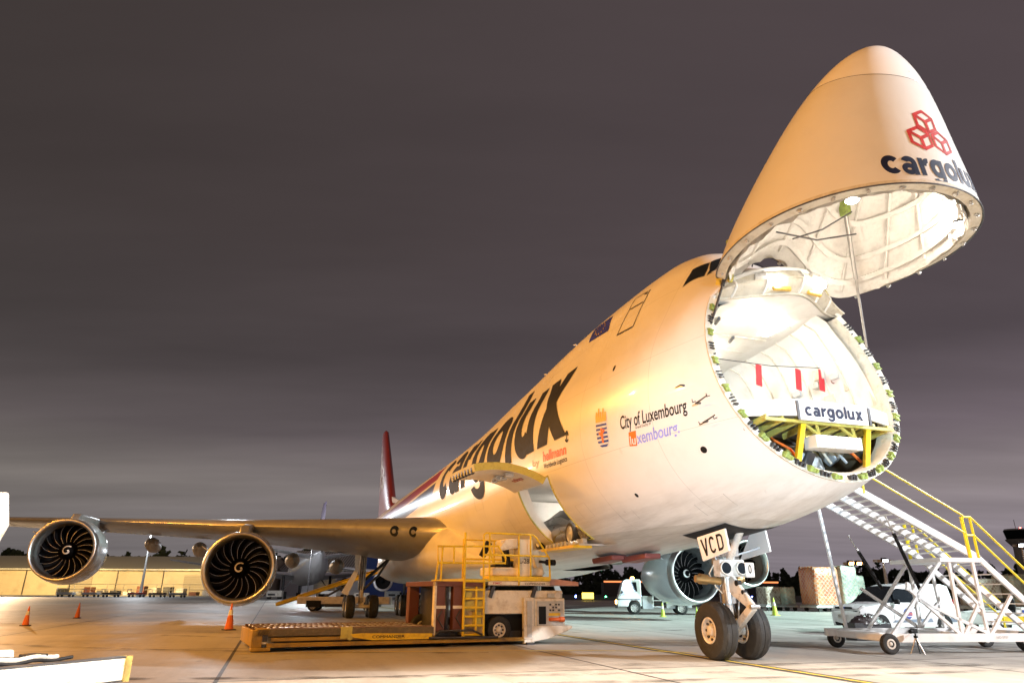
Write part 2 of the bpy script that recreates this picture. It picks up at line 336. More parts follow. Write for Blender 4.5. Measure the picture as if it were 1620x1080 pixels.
# fuselage paint: white with red and blue bands aft of the title
HP = HULL.copy(); HP.name = 'aircraft livery paint'; n_, l_ = nodes_of(HP); bs = n_['Principled BSDF']; src = bs.inputs['Base Color'].links[0].from_socket
tc_ = n_.new('ShaderNodeTexCoord'); sp_ = n_.new('ShaderNodeSeparateXYZ'); l_.new(tc_.outputs['Object'], sp_.inputs[0])
def nm(op, a, b=None, c=None):
    k = n_.new('ShaderNodeMath'); k.operation = op
    for i, v in enumerate((a, b, c)):
        if v is None: continue
        if isinstance(v, (int, float)): k.inputs[i].default_value = v
        else: l_.new(v, k.inputs[i])
    return k.outputs[0]
X_, Z_ = sp_.outputs['X'], sp_.outputs['Z']
zr = nm('ADD', Z_, nm('MULTIPLY', nm('SUBTRACT', X_, 20.5), .045))   # bands sink slowly towards the tail
front = nm('GREATER_THAN', nm('ADD', X_, nm('MULTIPLY', Z_, -.35)), 18.0)
def band(lo, hi): return nm('MULTIPLY', nm('MULTIPLY', nm('GREATER_THAN', zr, lo), nm('LESS_THAN', zr, hi)), front)
def over(fac, col):
    global src
    k = n_.new('ShaderNodeMix'); k.data_type = 'RGBA'; l_.new(fac, k.inputs['Factor']); l_.new(src, k.inputs['A']); k.inputs['B'].default_value = (*col, 1); src = k.outputs['Result']
over(band(6.93, 7.75), (.3, .025, .02)); over(band(5.95, 6.76), (.05, .045, .16))
# belly is grey below the water line, with fine panel seams
over(nm('MULTIPLY', nm('LESS_THAN', Z_, 3.0), nm('GREATER_THAN', X_, -2.0)), (.62, .61, .58))
frm = nm('LESS_THAN', nm('ABSOLUTE', nm('SUBTRACT', nm('FRACT', nm('DIVIDE', X_, 3.1)), .5)), .0016)
str_ = nm('LESS_THAN', nm('ABSOLUTE', nm('SUBTRACT', nm('FRACT', nm('DIVIDE', Z_, 1.9)), .5)), .002)
over(nm('MULTIPLY', nm('MAXIMUM', frm, str_), .6), (.3, .29, .27))
mp_ = n_.new('ShaderNodeMapping'); mp_.inputs['Scale'].default_value = (.25, 2.2, 2.2); l_.new(tc_.outputs['Object'], mp_.inputs[0]); ng_ = n_.new('ShaderNodeTexNoise'); ng_.inputs['Scale'].default_value = 1.6; ng_.inputs['Detail'].default_value = 8; ng_.inputs['Roughness'].default_value = .65; l_.new(mp_.outputs[0], ng_.inputs['Vector'])
gr = nm('MULTIPLY', nm('MULTIPLY', nm('GREATER_THAN', ng_.outputs[0], .2), nm('SUBTRACT', nm('MULTIPLY', ng_.outputs[0], 2.2), .85)), nm('MINIMUM', nm('MAXIMUM', nm('SUBTRACT', 3.9, Z_), 0.0), 1.0))
over(nm('MINIMUM', nm('MAXIMUM', gr, 0.0), .6), (.3, .27, .23))
l_.new(src, bs.inputs['Base Color'])
# hull mesh with the nose cut off along the door seam and the lower cargo door left open
DU, DT = (3.9, 6.55), (.176, .412)
Us = list(np.arange(-3.54, 1.0, .24)) + list(np.linspace(1.0, 3.9, 9)) + list(np.linspace(4.2, 6.25, 7)) + list(np.linspace(6.55, 20, 24)) + list(np.arange(20.8, 68.01, 1.1)) + [68]
ts = sorted(list(np.linspace(0, .165, 13)) + [.176] + list(np.linspace(.2, .39, 13)) + [.412] + list(np.linspace(.43, .98, 42)) + [.99, 1.0])
rows = []
for U in Us:
    k = min(max((1.0 - U) / 4.54, 0), 1); half = []
    for t in ts:
        u = U
        for _ in range(6): u = U + (.2867 * (float(section(u, t)[1]) - 5.74) + float(FWD(t))) * k
        w_, z = section(u, t); half.append((u, float(w_), float(z)))
    rows.append(half)
mb = MB(); nt_ = len(ts)
for r in rows: mb.v += r
off = len(mb.v)
for r in rows: mb.v += [(a, -b, c) for a, b, c in r]
for i in range(len(rows) - 1):
    for j in range(nt_ - 1):
        q = (i*nt_+j, i*nt_+j+1, (i+1)*nt_+j+1, (i+1)*nt_+j)
        mu, mt_ = (Us[i] + Us[i+1]) / 2, (ts[j] + ts[j+1]) / 2
        if not (DU[0] < mu < DU[1] and DT[0] < mt_ < DT[1]): mb.f.append(q)
        mb.f.append(tuple(off + k for k in reversed(q)))
fus = mb.build('fuselage', HP, jet, 60)
me = fus.data; bm = bmesh.new(); bm.from_mesh(me); bmesh.ops.remove_doubles(bm, verts=bm.verts, dist=.003); bmesh.ops.recalc_face_normals(bm, faces=bm.faces); bm.to_mesh(me); bm.free(); me.shade_smooth()
# title and prints on the hull
def wordbox(word, corners, name, m, parent, gap=.12, side=1, label=None):
    st, W_ = strokes(word, gap); f = hullquad(corners, side)
    return decal(st, lambda x, y, h: f(x / W_, y, h), .012).build(name, m, parent, 0, label=label)
wordbox('cargolux', [(18.3, .515), (2.35, .503), (3.45, .681), (19.4, .69)], 'title_lettering', BLACK, fus, .07)
font_decal('City of Luxembourg', hullquad([(-.36, .437), (-2.64, .414), (-2.70, .458), (-.42, .484)]), .012, 40, 5).build('city_lettering', BLACK, fus, 0)
decal([rect(0, 1, 0, 1)], hullquad([(-.54, .398), (-.82, .392), (-.93, .43), (-.65, .433)]), .006).build('orange_print', LUXO, fus, 0)
font_decal('lu', hullquad([(-.6, .4), (-.80, .396), (-.88, .42), (-.66, .422)]), .02, 6, 4, .014).build('print_lettering', WHITE, fus, 0)
font_decal('xembourg.', hullquad([(-.84, .385), (-2.22, .371), (-2.36, .413), (-.92, .426)]), .01, 30, 5).build('print_lettering', LUXB, fus, 0)
font_decal('Grand Duchy of', hullquad([(-.94, .432), (-1.5, .427), (-1.5, .436), (-.94, .441)]), 0, 20, 2).build('print_lettering', BLACK, fus, 0)
font_decal('by', hullquad([(4.9, .452), (4.35, .448), (4.3, .476), (4.85, .48)]), .01, 6, 3).build('print_lettering', GREYM, fus, 0)
font_decal('hellmann', hullquad([(4.02, .458), (2.45, .449), (2.38, .479), (3.98, .49)]), .03, 30, 4).build('sponsor_lettering', LUXO, fus, 0)
font_decal('Worldwide Logistics', hullquad([(4.05, .432), (2.5, .424), (2.44, .444), (4.03, .452)]), .008, 30, 3).build('sponsor_lettering', BLACK, fus, 0)
decal([arc(.5, .5, .5, .5, .18, 20, 150, 8), arc(.5, .5, .5, .5, .18, 200, 330, 8), quad((.3,.2),(.5,.2),(.7,.8),(.5,.8),3,3)], hullquad([(2.45, .482), (2.2, .48), (2.2, .51), (2.45, .512)]), .008).build('sponsor_emblem', BLACK, fus, 0)
# municipal crest: crown above a barred shield
CRQ = hullquad([(.72, .424), (.22, .418), (.16, .522), (.7, .53)])
sh = lambda x: .66 if True else 0
def shield_row(y): return .5 if y > .2 else .5 * math.sqrt(max(1 - ((.2 - y) / .2)**2, 0))
crest = decal([[[(.5 + s * shield_row(y), y) for s in (-1, -.5, 0, .5, 1)] for y in np.linspace(.001, .66, 14)]], CRQ, .006).build('crest', WHITE, fus, 0)
decal([[[(.5 + s * shield_row(y) * .97, y) for s in (-1, -.5, 0, .5, 1)] for y in np.linspace(y0, y0 + .055, 3)] for y0 in (.02, .13, .24, .35, .46, .57)], CRQ, .012).build('crest_bars', NAVY, crest, 0)
decal([quad((.4,.14),(.58,.12),(.62,.5),(.42,.52),6,4), quad((.24,.36),(.4,.3),(.42,.38),(.26,.44),3,3), quad((.6,.36),(.8,.42),(.76,.5),(.6,.42),3,3)], CRQ, .018).build('crest_lion', LUXO, crest, 0)
decal([rect(.02, .98, .68, .76, 4, 4)] + [quad((x, .76), (x + .2, .76), (x + .16, .88 + .06 * (k % 2)), (x + .04, .88 + .06 * (k % 2)), 4, 3) for k, x in enumerate((0, .2, .4, .6, .8))], CRQ, .012).build('crest_crown', GOLD, crest, 0)
# flag with a ring of stars, crew door outline, small plates
FL = hullquad([(3.5, .757), (1.95, .738), (2.25, .806), (3.75, .826)])
flag = decal([rect(0, 1, 0, 1)], FL, .008).build('flag_print', EUBLUE, fus, 0)
stars = []
for k in range(12):
    a = k * math.pi / 6; cx_, cy_ = .5 + .24 * math.cos(a), .5 + .34 * math.sin(a)
    stars += [quad((cx_-.03, cy_), (cx_, cy_-.045), (cx_+.03, cy_), (cx_, cy_+.045), 1, 1)]
decal(stars, FL, .016).build('flag_stars', GOLD, flag, 0)
def outline(c, w_, name, m, lift=.006, side=1, parent=fus):
    f = hullquad(c, side); p = [rect(0, w_, 0, 1, 8, 1), rect(1 - w_, 1, 0, 1, 8, 1), rect(w_, 1 - w_, 0, w_ * .35, 1, 6), rect(w_, 1 - w_, 1 - w_ * .35, 1, 1, 6)]
    return decal(p, f, lift).build(name, m, parent, 0)
D1 = [(1.0, .692), (.02, .684), (-.1, .792), (.85, .802)]
crew = outline(D1, .05, 'crew_door', DARKM)
f1 = hullquad(D1); decal([rect(.1, .9, .62, .66, 1, 4)], f1, .012).build('door_sill', DARKM, crew, 0); decal([rect(.7, .9, .9, .95, 2, 2)], f1, .012).build('door_handle', DARKM, crew, 0); decal([rect(.02, .98, -.02, .02, 2, 4)], f1, .012).build('door_step', DARKM, crew, 0)
for c in ([(7.0, .80), (6.95, .80), (6.75, .83), (6.8, .83)], [(6.3, .805), (6.25, .805), (6.0, .835), (6.05, .835)], [(5.65, .81), (5.6, .81), (5.35, .84), (5.4, .84)]): decal([rect(0, 1, 0, 1)], hullquad(c), .008).build('vent_mark', DARKM, fus, 0)
for u, t, r in ((.1, .591, .055), (-2.65, .319, .085), (.2, .27, .06)):
    decal([arc(.5, .5, .5, .5, .5, 0, 360, 14, 2)], (lambda u, t, r: lambda x, y, h: hull(u - (x - .5) * 2 * r, t + (y - .5) * 2 * r / 9, 1, h))(u, t, r), .006).build('static_port', BLACK, fus, 0)
# air data probes
for u, t in ((-3.05, .432), (-3.08, .382)):
    a = hull(u, t, 1, .0); b = hull(u, t, 1, .14); MB().tube([a, b, b + Vector((-.22, .0, .03)), b + Vector((-.42, 0, .06))], .022, 8, .012).build('pitot_probe', DARKM, fus)
a, b = hull(-2.7, .492, 1, 0), hull(-2.7, .492, 1, .1); MB().tube([a, b, b + Vector((.2, 0, 0))], .025, 8, .01).build('angle_vane', DARKM, fus)
for du, dt in ((0, 0), (0, -.06), (-.4, .0), (-.4, -.06)):   # corner marks round the probes
    decal([rect(0, 1, 0, .2, 2, 2), rect(0, .2, .2, 1, 2, 2)], hullquad([(-2.85 + du, .365 + dt + .075), (-2.95 + du, .365 + dt + .075), (-2.95 + du, .375 + dt + .075), (-2.85 + du, .375 + dt + .075)]), .006).build('corner_mark', DARKM, fus, 0)
for c in ([(1.6, .2), (.9, .2), (.85, .235), (1.55, .235)], [(3.2, .25), (2.6, .25), (2.6, .3), (3.2, .3)], [(-1.2, .14), (-2.2, .135), (-2.25, .19), (-1.25, .19)], [(9.4, .27), (8.5, .27), (8.5, .33), (9.4, .33)], [(11.8, .4), (10.7, .4), (10.7, .46), (11.8, .46)], [(-.2, .1), (-1.0, .1), (-1.0, .13), (-.2, .13)]): outline(c, .02, 'access_panel', GREYM, .005)
# flight deck windows
WIN = [[(-1.68, .752), (-2.08, .812), (-1.88, .872), (-1.62, .822)], [(-2.12, .818), (-2.2, .866), (-1.9, .926), (-1.87, .878)], [(-2.22, .873), (-2.26, .985), (-1.84, .99), (-1.9, .932)]]
for sd in (1, -1):
    for c in WIN:
        fw = decal([rect(0, 1, 0, 1, 8, 8)], hullquad(c, sd), .006).build('flight_deck_window_frame', DARKM, fus, 0)
        decal([rect(.07, .93, .07, .93, 8, 8)], hullquad(c, sd), .014).build('window_pane', GLASS, fw, 0)
for y_ in (1.0, .55): MB().tube([hull(-2.4, .93, 1, .0) + Vector((0, (y_ - 1) * .8, 0)), hull(-2.4, .93, 1, .14) + Vector((-.1, (y_ - 1) * .8, .05))], .02).build('wiper', DARKM, fus)
for u in (6.5, 9.6): a = hull(u, .9, 1, 0); MB().tube([a, a + Vector((.1, .02, .14)), a + Vector((.3, .02, .2))], .035, 8, .02).build('antenna', HULL, fus)
# red scoops under the belly
for u0, u1, v in ((5.6, 4.2, .5), (4.4, 2.9, .1)):
    MB().prism([(u0, 2.36), (u0 - .1, 2.28), (u1, 2.36), (u1, 2.5), (u0, 2.45)], lambda a, b, h: (a, v + h, b), 0, .5).build('belly_scoop', mat('faded red scoop', (.2, .05, .04), .5) if u0 > 5 else bpy.data.materials['faded red scoop'], fus, bevel=.02)
# lower cargo door (raised) and its frame
edge = []
for t in np.linspace(*DT, 22): edge.append(hull(DU[1], t, 1, .0))
for t in np.linspace(DT[1], DT[0], 22): edge.append(hull(DU[0], t, 1, .0))
MB().grid([[p, p + Vector((s * .0, -.34, 0))] for p, s in ((p, 1) for p in edge + [edge[0]])]).build('door_frame', LINING, fus)
MB().tube([p + Vector((.0, .012, 0)) for p in edge], .028, 6, closed=True).build('door_seal', YPRIM, fus)
hv_, hz_ = [float(k) for k in section(5.2, DT[1])]
HA = R(136)
def door_pt(u, t, inn=0):
    p = hull(u, t, 1, -inn if inn else 0); dv, dz = p.y - hv_, p.z - hz_; c, s = math.cos(HA), math.sin(HA)
    return Vector((u, hv_ + .03 + c*dv - s*dz, hz_ + .03 + s*dv + c*dz))
tt_ = np.linspace(DT[0], DT[1], 16); uu_ = np.linspace(DU[0] + .02, DU[1] - .02, 8)
sdoor = MB().grid([[door_pt(u, t) for t in tt_] for u in uu_]).build('lower_cargo_door', HULL, jet)
MB().grid([[door_pt(u, t, .22) for t in tt_] for u in uu_]).build('door_lining', LINING, sdoor)
sk = MB()
for u in (uu_[0], uu_[-1]): sk.grid([[door_pt(u, t, .001), door_pt(u, t, .22)] for t in tt_])
for t in (tt_[0], tt_[-1]): sk.grid([[door_pt(u, t, .001), door_pt(u, t, .22)] for u in uu_])
sk.build('door_edge', YPRIM, sdoor)
for u in np.linspace(4.25, 6.25, 7): p = door_pt(u, DT[0] + .004, .13); MB().box(p, (.16, .1, .12)).cyl(p + Vector((-.06, 0, -.1)), p + Vector((.06, 0, -.1)), .05).build('door_latch', DARKM, sdoor, bevel=.01)
for u in (4.3, 5.2): p = door_pt(u, .3, .3); MB().box(p, (.3, .26, .14)).box(p + Vector((.1, .1, -.06)), (.14, .16, .12)).build('actuator_box', GREYM, sdoor, bevel=.015)
dl = lambda x, y, h: door_pt(4.4 + .9 * (1 - x), .37 - .028 * (1 - y) , .23 + h)
font_decal('cargolux', dl, .02, 20, 4, .004).build('door_lettering', RED, sdoor, 0)
for t, u in ((.2, 3.93), (.3, 3.93)): p = door_pt(u, t, .08); MB().lathe([(0, .06), (.01, .06)], p, (1, 0, 0), 12, True).build('guide_hole', BLACK, sdoor)
# hold behind the door: lining, ceiling, roller sill
MB().grid([[(u, v, z) for v, z in ((1.5, 2.74), (-1.5, 2.74), (-2.2, 3.4), (-2.6, 4.0), (-2.8, 4.72), (2.85, 4.72), (2.9, 4.68))] for u in (3.3, 6.0, 11.0)]).prism([(1.5, 2.75), (-1.5, 2.75), (-2.2, 3.4), (-2.6, 4.0), (-2.8, 4.7), (2.85, 4.7), (2.4, 3.6)], lambda a, b, h: (h, a, b), 10.2, 10.3).build('hold_lining', LINING, jet)
sill = MB().bx(3.92, 6.53, 1.75, 2.35, 2.66, 2.74).build('door_sill', YELLOW, jet)
for i, u in enumerate(np.linspace(4.1, 6.35, 8)):
    MB().lathe([(0, .09), (.02, .11), (.14, .11), (.16, .09)], (u, 1.85, 2.83), (0, 1, 0), 12, True).lathe([(0, .07), (.01, .08), (.1, .08)], (u + .1, 2.1, 2.8), (0, 1, 0), 10, True).build('roller', GREYM, sill)
# ---- open nose: frame with latches, linings, decks
rim = [(float(CUT(z)), w_, z, t) for t in np.linspace(0, .74, 60) for w_, z in [(lambda s: (float(s[0]), float(s[1])))(section(-3.6 + .28 * (float(section(-3.6, t)[1]) - 5.74), t))]]
def rimpt(t, sd, inn=0.0, fwd=0.0):
    u = -3.54
    for _ in range(6): u = float(CUT(section(u, t)[1]) + FWD(t))
    w_, z = [float(k) for k in section(u, t)]; d = 1e-3; w2, z2 = [float(k) for k in section(u, t + d)]
    tv, tz = w2 - w_, z2 - z; l = math.hypot(tv, tz); nv, nz = tz / l, -tv / l
    return Vector((float(CUT(z - nz*inn) + FWD(t)) - fwd, sd * max(w_ - nv*inn, 0), z - nz*inn))
tr = list(np.linspace(0.0, .74, 60))
ring = lambda inn, fwd: [rimpt(t, 1, inn, fwd) for t in reversed(tr)] + [rimpt(t, -1, inn, fwd) for t in tr[1:]]
frame = MB().grid(list(zip(ring(-.012, .0), ring(-.012, .03), ring(.16, .03), ring(.2, -.04), ring(.2, -.35)))).build('nose_frame', CREAM, jet)
k = 0
for sd in (1, -1):
    for t in np.linspace(.03, .70, 17):
        p = rimpt(t, sd, .085, .045); q = rimpt(t + .012, sd, .085, .045); d = (q - p).normalized(); nrm = (rimpt(t, sd, 0, 0) - p); m_ = Matrix((d, Vector((-.96, 0, -.28)).cross(d).normalized(), Vector((-.96, 0, -.28)))).transposed()
        k += 1
        if k % 2: MB().box(p, (.18, .09, .13), m_).box(p + d * .06, (.05, .12, .17), m_).box(p - d * .07, (.04, .07, .19), m_).cyl(p - d * .02 + Vector((-.04, 0, 0)), p + Vector((-.06, 0, 0)), .025).build('latch', GREEN, frame, bevel=.01)
        else: MB().box(p, (.03, .09, .15), m_).box(p + d * .075, (.03, .11, .12), m_).box(p - d * .07, (.035, .08, .16), m_).build('latch_roller', DARKM, frame, bevel=.006)
for sd in (1, -1):
    for t in np.linspace(.045, .71, 22): p = rimpt(t, sd, .13, .04); MB().box(p, (.05, .035, .03), (.4 * t, .3, t * 3)).build('rim_bolt', DARKM, frame)
# main deck tunnel
def inset(u, t, d=.26):
    w_, z = [float(k) for k in section(u, t)]; return max(w_ - d, .05), z
FLZ, CEZ = 5.08, 7.72
def tunnel(u):
    pts = []
    for z in np.linspace(FLZ, 7.3, 9):
        ts_ = np.linspace(.2, .75, 200); ww, zz_ = section(u, ts_); pts.append((u + .2867 * (z - 5.74) * max(0, min(1, (-u) / 3.4)) , max(float(np.interp(z, zz_, ww)) - .27, .1), z))
    w7 = pts[-1][1]; pts += [(pts[-1][0], w7 - .2, 7.58), (pts[-1][0], w7 - .5, CEZ)]
    return pts
tus = list(np.linspace(-3.3, 2, 10)) + [4, 7, 11, 16]
side_rows = [tunnel(u) for u in tus]
tun = MB()
for sd in (1, -1): tun.grid([[(a, sd*b, c) for a, b, c in r] for r in side_rows])
cabin = tun.build('cargo_deck_lining', LINING, jet)
MB().grid([[(r[-1][0], s * r[-1][1], CEZ) for s in (1, .5, 0, -.5, -1)] for r in side_rows]).build('ceiling_panels', LINING, cabin)
MB().grid([[(r[0][0] + .0, s * r[0][1], FLZ) for s in (1, 0, -1)] for r in side_rows]).build('roller_floor', GREYM, cabin)
MB().bx(15.9, 16.0, -2.2, 2.2, FLZ, CEZ).build('rear_bulkhead', LINING, cabin)
for u in np.linspace(-2.6, 3, 8):
    r = tunnel(u)
    for sd in (1, -1): MB().tube([(a, sd * (b - .02), c) for a, b, c in r], .025, 6).build('wall_seam', CREAM, cabin)
for u, v in ((-2.0, .9), (-1.0, -.2), (.5, .6)): MB().tube([(u, v, CEZ - .01), (u, v, CEZ - .05), (u + .3, v - .1, CEZ - .05)], .04).build('ceiling_fitting', DARKM, cabin)
for u, v in ((-.5, .6), (1.0, -.6), (2.6, .5), (-1.8, -.9)): MB().box((u, v, CEZ - .03), (.9, .16, .04)).build('ceiling_lamp', LAMPW, cabin)
strap = MB().tube([(-1.5, 2.3, 6.95), (-1.55, .8, 6.82), (-1.6, -.8, 6.78), (-1.7, -2.3, 6.85)], .012, 6).build('barrier_strap', DARKM, cabin)
for u, v, z in ((-1.54, -.42, 6.52), (-1.6, -1.55, 6.5), (-1.72, -2.16, 6.5), (-1.5, 1.85, 6.55)): MB().box((u, v, z), (.012, .2, .56), (.12, 0, .2)).build('red_streamer', REDTAG, strap)
for v, z, u in ((-2.16, 6.9, -2.4), (-2.25, 6.2, -2.5), (-2.3, 5.6, -2.4), (-2.35, 6.0, -1.7), (-2.2, 6.7, -1.6)):
    MB().box((u, v, z), (.35, .06, .3)).build('wall_panel', CREAM, cabin, bevel=.02)
for u in np.linspace(-2.3, 4, 9):
    for z in (5.7, 6.5):
        r = tunnel(u); ww = float(np.interp(z, [p[2] for p in r[:9]], [p[1] for p in r[:9]])); MB().box((r[0][0] + .3, -ww + .03, z), (.28, .04, .16)).build('vent_panel', GREYM, cabin, bevel=.01)
for u in np.linspace(-2.0, 5, 8): MB().tube([(u, v, CEZ - .012) for v in np.linspace(-1.2, 1.2, 4)], .016, 6).build('ceiling_seam', CREAM, cabin)
for v, z, u in ((-2.3, 6.45, -2.0), (-2.35, 5.8, -1.9)): MB().lathe([(0, .1), (.03, .1), (.03, .07), (0, .07)], (u, v, z), (0, 1, 0), 16).build('wall_ring', RUST, cabin)
# nose sill beam with lettering, posts, lower equipment bay
beam = MB().prism([(-1.72, 0), (-.82, -.36), (.86, -.36), (1.25, -.2), (2.02, -.28), (2.02, .0)][::1], lambda v, z, h: (-4.18 + h, v, 5.06 + z), 0, .05)
beam = MB().bx(-4.2, -4.14, -.86, .86, 4.70, 5.07).bx(-4.2, -3.3, -.86, .86, 5.07, 5.12).prism([(-4.2, -.86), (-3.85, -1.75), (-3.8, -1.75), (-4.14, -.86)], lambda a, b, h: (a, b, h), 4.84, 5.07).prism([(-4.2, .86), (-3.75, 1.95), (-3.7, 1.95), (-4.14, .86)], lambda a, b, h: (a, b, h), 4.78, 5.07).prism([(-4.2, .86), (-3.75, 1.95), (-3.2, 1.95), (-3.2, -1.95), (-3.85, -1.75), (-4.2, -.86)], lambda a, b, h: (a, b, h), 5.072, 5.118).build('sill_beam', LINING, jet, bevel=.01)
st, W_ = strokes('cargolux', .06)
pf = plane_fn((-4.205, .72, 4.79), (0, -1, 0), (0, 0, 1), 1.44 / W_, .19)
decal(st, pf, .004).build('beam_lettering', INK, beam, 0)
for v in (.88, -.9): MB().bx(-4.215, -4.19, v - .03, v + .03, 4.7, 5.08).build('beam_bracket', DARKM, beam)
for z in (4.72, 4.74, 4.76): pass
for y_ in np.linspace(-1.6, 1.6, 9): MB().bar((-4.05, y_ * .95, 4.74), (-3.1, y_, 4.6), .05, .12).build('floor_beam', YPRIM, beam)
MB().bx(-4.1, -4.04, -1.6, 1.6, 4.66, 4.72).build('cross_beam', YPRIM, beam)
for v0, v1 in ((.62, .85), (-1.02, -.86)): MB().bar((-3.98, v0, 4.72), (-3.92, v1, 3.8), .14, .1).build('support_post', YELLOW, beam, bevel=.01)
for v in (.3, -.6): MB().bar((-4.0, v, 4.7), (-3.9, v - .15, 4.45), .05).bar((-4.0, v + .35, 4.7), (-3.9, v - .1, 4.5), .05).build('brace', YPRIM, beam)
eb = MB().bx(-4.08, -3.7, -.72, .42, 4.2, 4.46).build('equipment_box', LINING, beam, bevel=.02)
for y_ in np.linspace(-.66, .36, 9): MB().bx(-4.1, -4.08, y_ - .025, y_ + .025, 4.21, 4.45).build('box_rib', LINING, eb)
MB().grid([[(u, v, z) for v, z in ((2.1, 5.0), (1.9, 4.5), (1.5, 4.05), (.8, 3.75), (0, 3.66), (-.8, 3.75), (-1.5, 4.05), (-1.9, 4.5), (-2.1, 5.0))] for u in (-3.8, -2.0, -1.4)]).prism([(2.1, 5.0), (1.9, 4.5), (1.5, 4.05), (.8, 3.75), (-.8, 3.75), (-1.5, 4.05), (-1.9, 4.5), (-2.1, 5.0)], lambda a, b, h: (h, a, b), -1.45, -1.4).build('lower_bay_lining', mat('brown bay lining', (.12, .09, .05), .7, var=.5, scale=2, bump=.6, bscale=6), beam)
random.seed(3)
INSB = mat('silver insulation bag', (.42, .48, .52), .3, .3, var=.3, scale=4, bump=1, bscale=7)
for i in range(12):
    v = random.uniform(-1.5, 1.5); z = 3.8 + .35 * abs(v) ** 1.6 * .4 + random.uniform(.1, .55)
    MB().box((-3.2 + random.uniform(-.3, .6), v, z), (random.uniform(.2, .5), random.uniform(.12, .4), random.uniform(.2, .5)), (random.uniform(-.6, .6), random.uniform(-.5, .5), random.uniform(-.5, .5))).build('bay_equipment', [INSB, INSB, YPRIM, RUST, DARKM, GREYM][i % 6], beam, bevel=.04)
for i in range(8):
    v = -1.5 + .4 * i; MB().tube([(-3.6, v, 3.95 + .1 * abs(v)), (-3.5, v + .1, 4.25), (-3.3, v + .3, 4.45), (-3.0, v + .2, 4.62)], .03).build('cable', [DARKM, ORANGE, INSB, CREAM][i % 4], beam)
# bulkhead under the flight deck, hinge arms
ct = list(np.linspace(.735, .999, 14)); cedge = [rimpt(t, 1, .02, .0) for t in ct] + [rimpt(t, -1, .02, .0) for t in reversed(ct[:-1])]
def chin(i, k):
    p = cedge[i]; b_ = Vector((p.x + .12, p.y * 1.0, CEZ + .0)); q = p.lerp(b_, k); return q + Vector((-.22 * math.sin(math.pi * k), 0, 0))
nce = len(cedge)
chp = MB().grid([[chin(i, k) for i in range(nce)] for k in np.linspace(0, 1, 9)]).build('forward_bulkhead', CREAM, jet)
MB().tube([p + Vector((-.02, 0, -.01)) for p in cedge], .06, 8).build('bulkhead_rail', LINING, chp)
MB().tube([chin(i, .985) + Vector((-.03, 0, 0)) for i in range(nce)], .03, 6).build('ceiling_edge', CREAM, chp)
MB().grid([[chin(i, 1.0) + Vector((.0, 0, -.012)), Vector((-2.7, chin(i, 1.0).y, CEZ - .012))] for i in range(nce)]).build('bulkhead_floor', LINING, chp)
for i in (4, 8, 13, 18, 22): MB().tube([chin(i, k) + Vector((-.02, 0, 0)) for k in np.linspace(.05, .95, 6)], .028, 6).build('bulkhead_rib', LINING, chp)
for k in (.45,): MB().tube([chin(i, k) + Vector((-.015, 0, 0)) for i in range(nce)], .02, 6).build('bulkhead_stringer', CREAM, chp)
for i, k in ((7, .35), (16, .22)): p = chin(i, k); MB().box(p + Vector((-.06, 0, 0)), (.12, .26, .12), (0, .3, -.8 + i * .06)).build('bulkhead_box', GREYM, chp, bevel=.02)
for i in (10, 16): p = chin(i, .86); MB().box(p + Vector((-.07, 0, 0)), (.08, .42, .1), (0, .3, -.8 + i * .06)).build('ceiling_trim', GOLD, chp, bevel=.02)
for i, k in ((17, .55), (9, .6)): p = chin(i, k); MB().lathe([(0, .02), (.0, .1), (.05, .11)], p + Vector((-.14, 0, 0)), (1, 0, .3), 14).build('bulkhead_lamp', LAMPW, chp)
# ------------------------------------------------------------------ the visor (nose door), swung up
def visor_row(f, t, inn=0.0):
    u = -4.5; tip = -7.55
    for _ in range(8): u = tip + (float(CUT(section(min(u, -2.6), t)[1]) + FWD(t)) - tip) * f
    p = hull(u, t, 1, 0); 
    if inn:
        w_, z = p.y, p.z; zc = 5.4 + .07 * (u + 7.5); l = math.hypot(w_, z - zc); k = max(l - inn, .02) / max(l, 1e-4); p = Vector((u + inn * .35, w_ * k, zc + (z - zc) * k))
    return p
fs = [0] + [x ** 1.6 for x in np.linspace(.06, .18, 5)] 
fs = list(np.linspace(0, 1, 34) ** 1.7)
tv = list(np.linspace(0, 1, 49))
def ringof(f, inn=0.0, t1=1.0):
    a = [visor_row(f, t * t1, inn) for t in tv]; return [visor_pt(p) for p in a] + [visor_pt(Vector((p.x, -p.y, p.z))) for p in reversed(a[1:-1])]
FR = .275   # radome joint
fa = [f for f in fs if f > FR + .01]; fb = [f for f in fs if f < FR - .01]
VP = mat('visor paint', (.7, .69, .66), .34, var=.03, scale=.9, dirt=(.55, .52, .47), dscale=.7, damt=.12, coat=.3)
visor = MB().grid([ringof(f) for f in [FR] + fa], True).build('nose_visor', VP, jet, 60)
MB().grid([ringof(f) for f in fb + [FR - .002]], True).build('radome', RADOME, visor, 60)
MB().tube(ringof(FR - .001), .006, 6, closed=True).build('radome_seam', DARKM, visor)
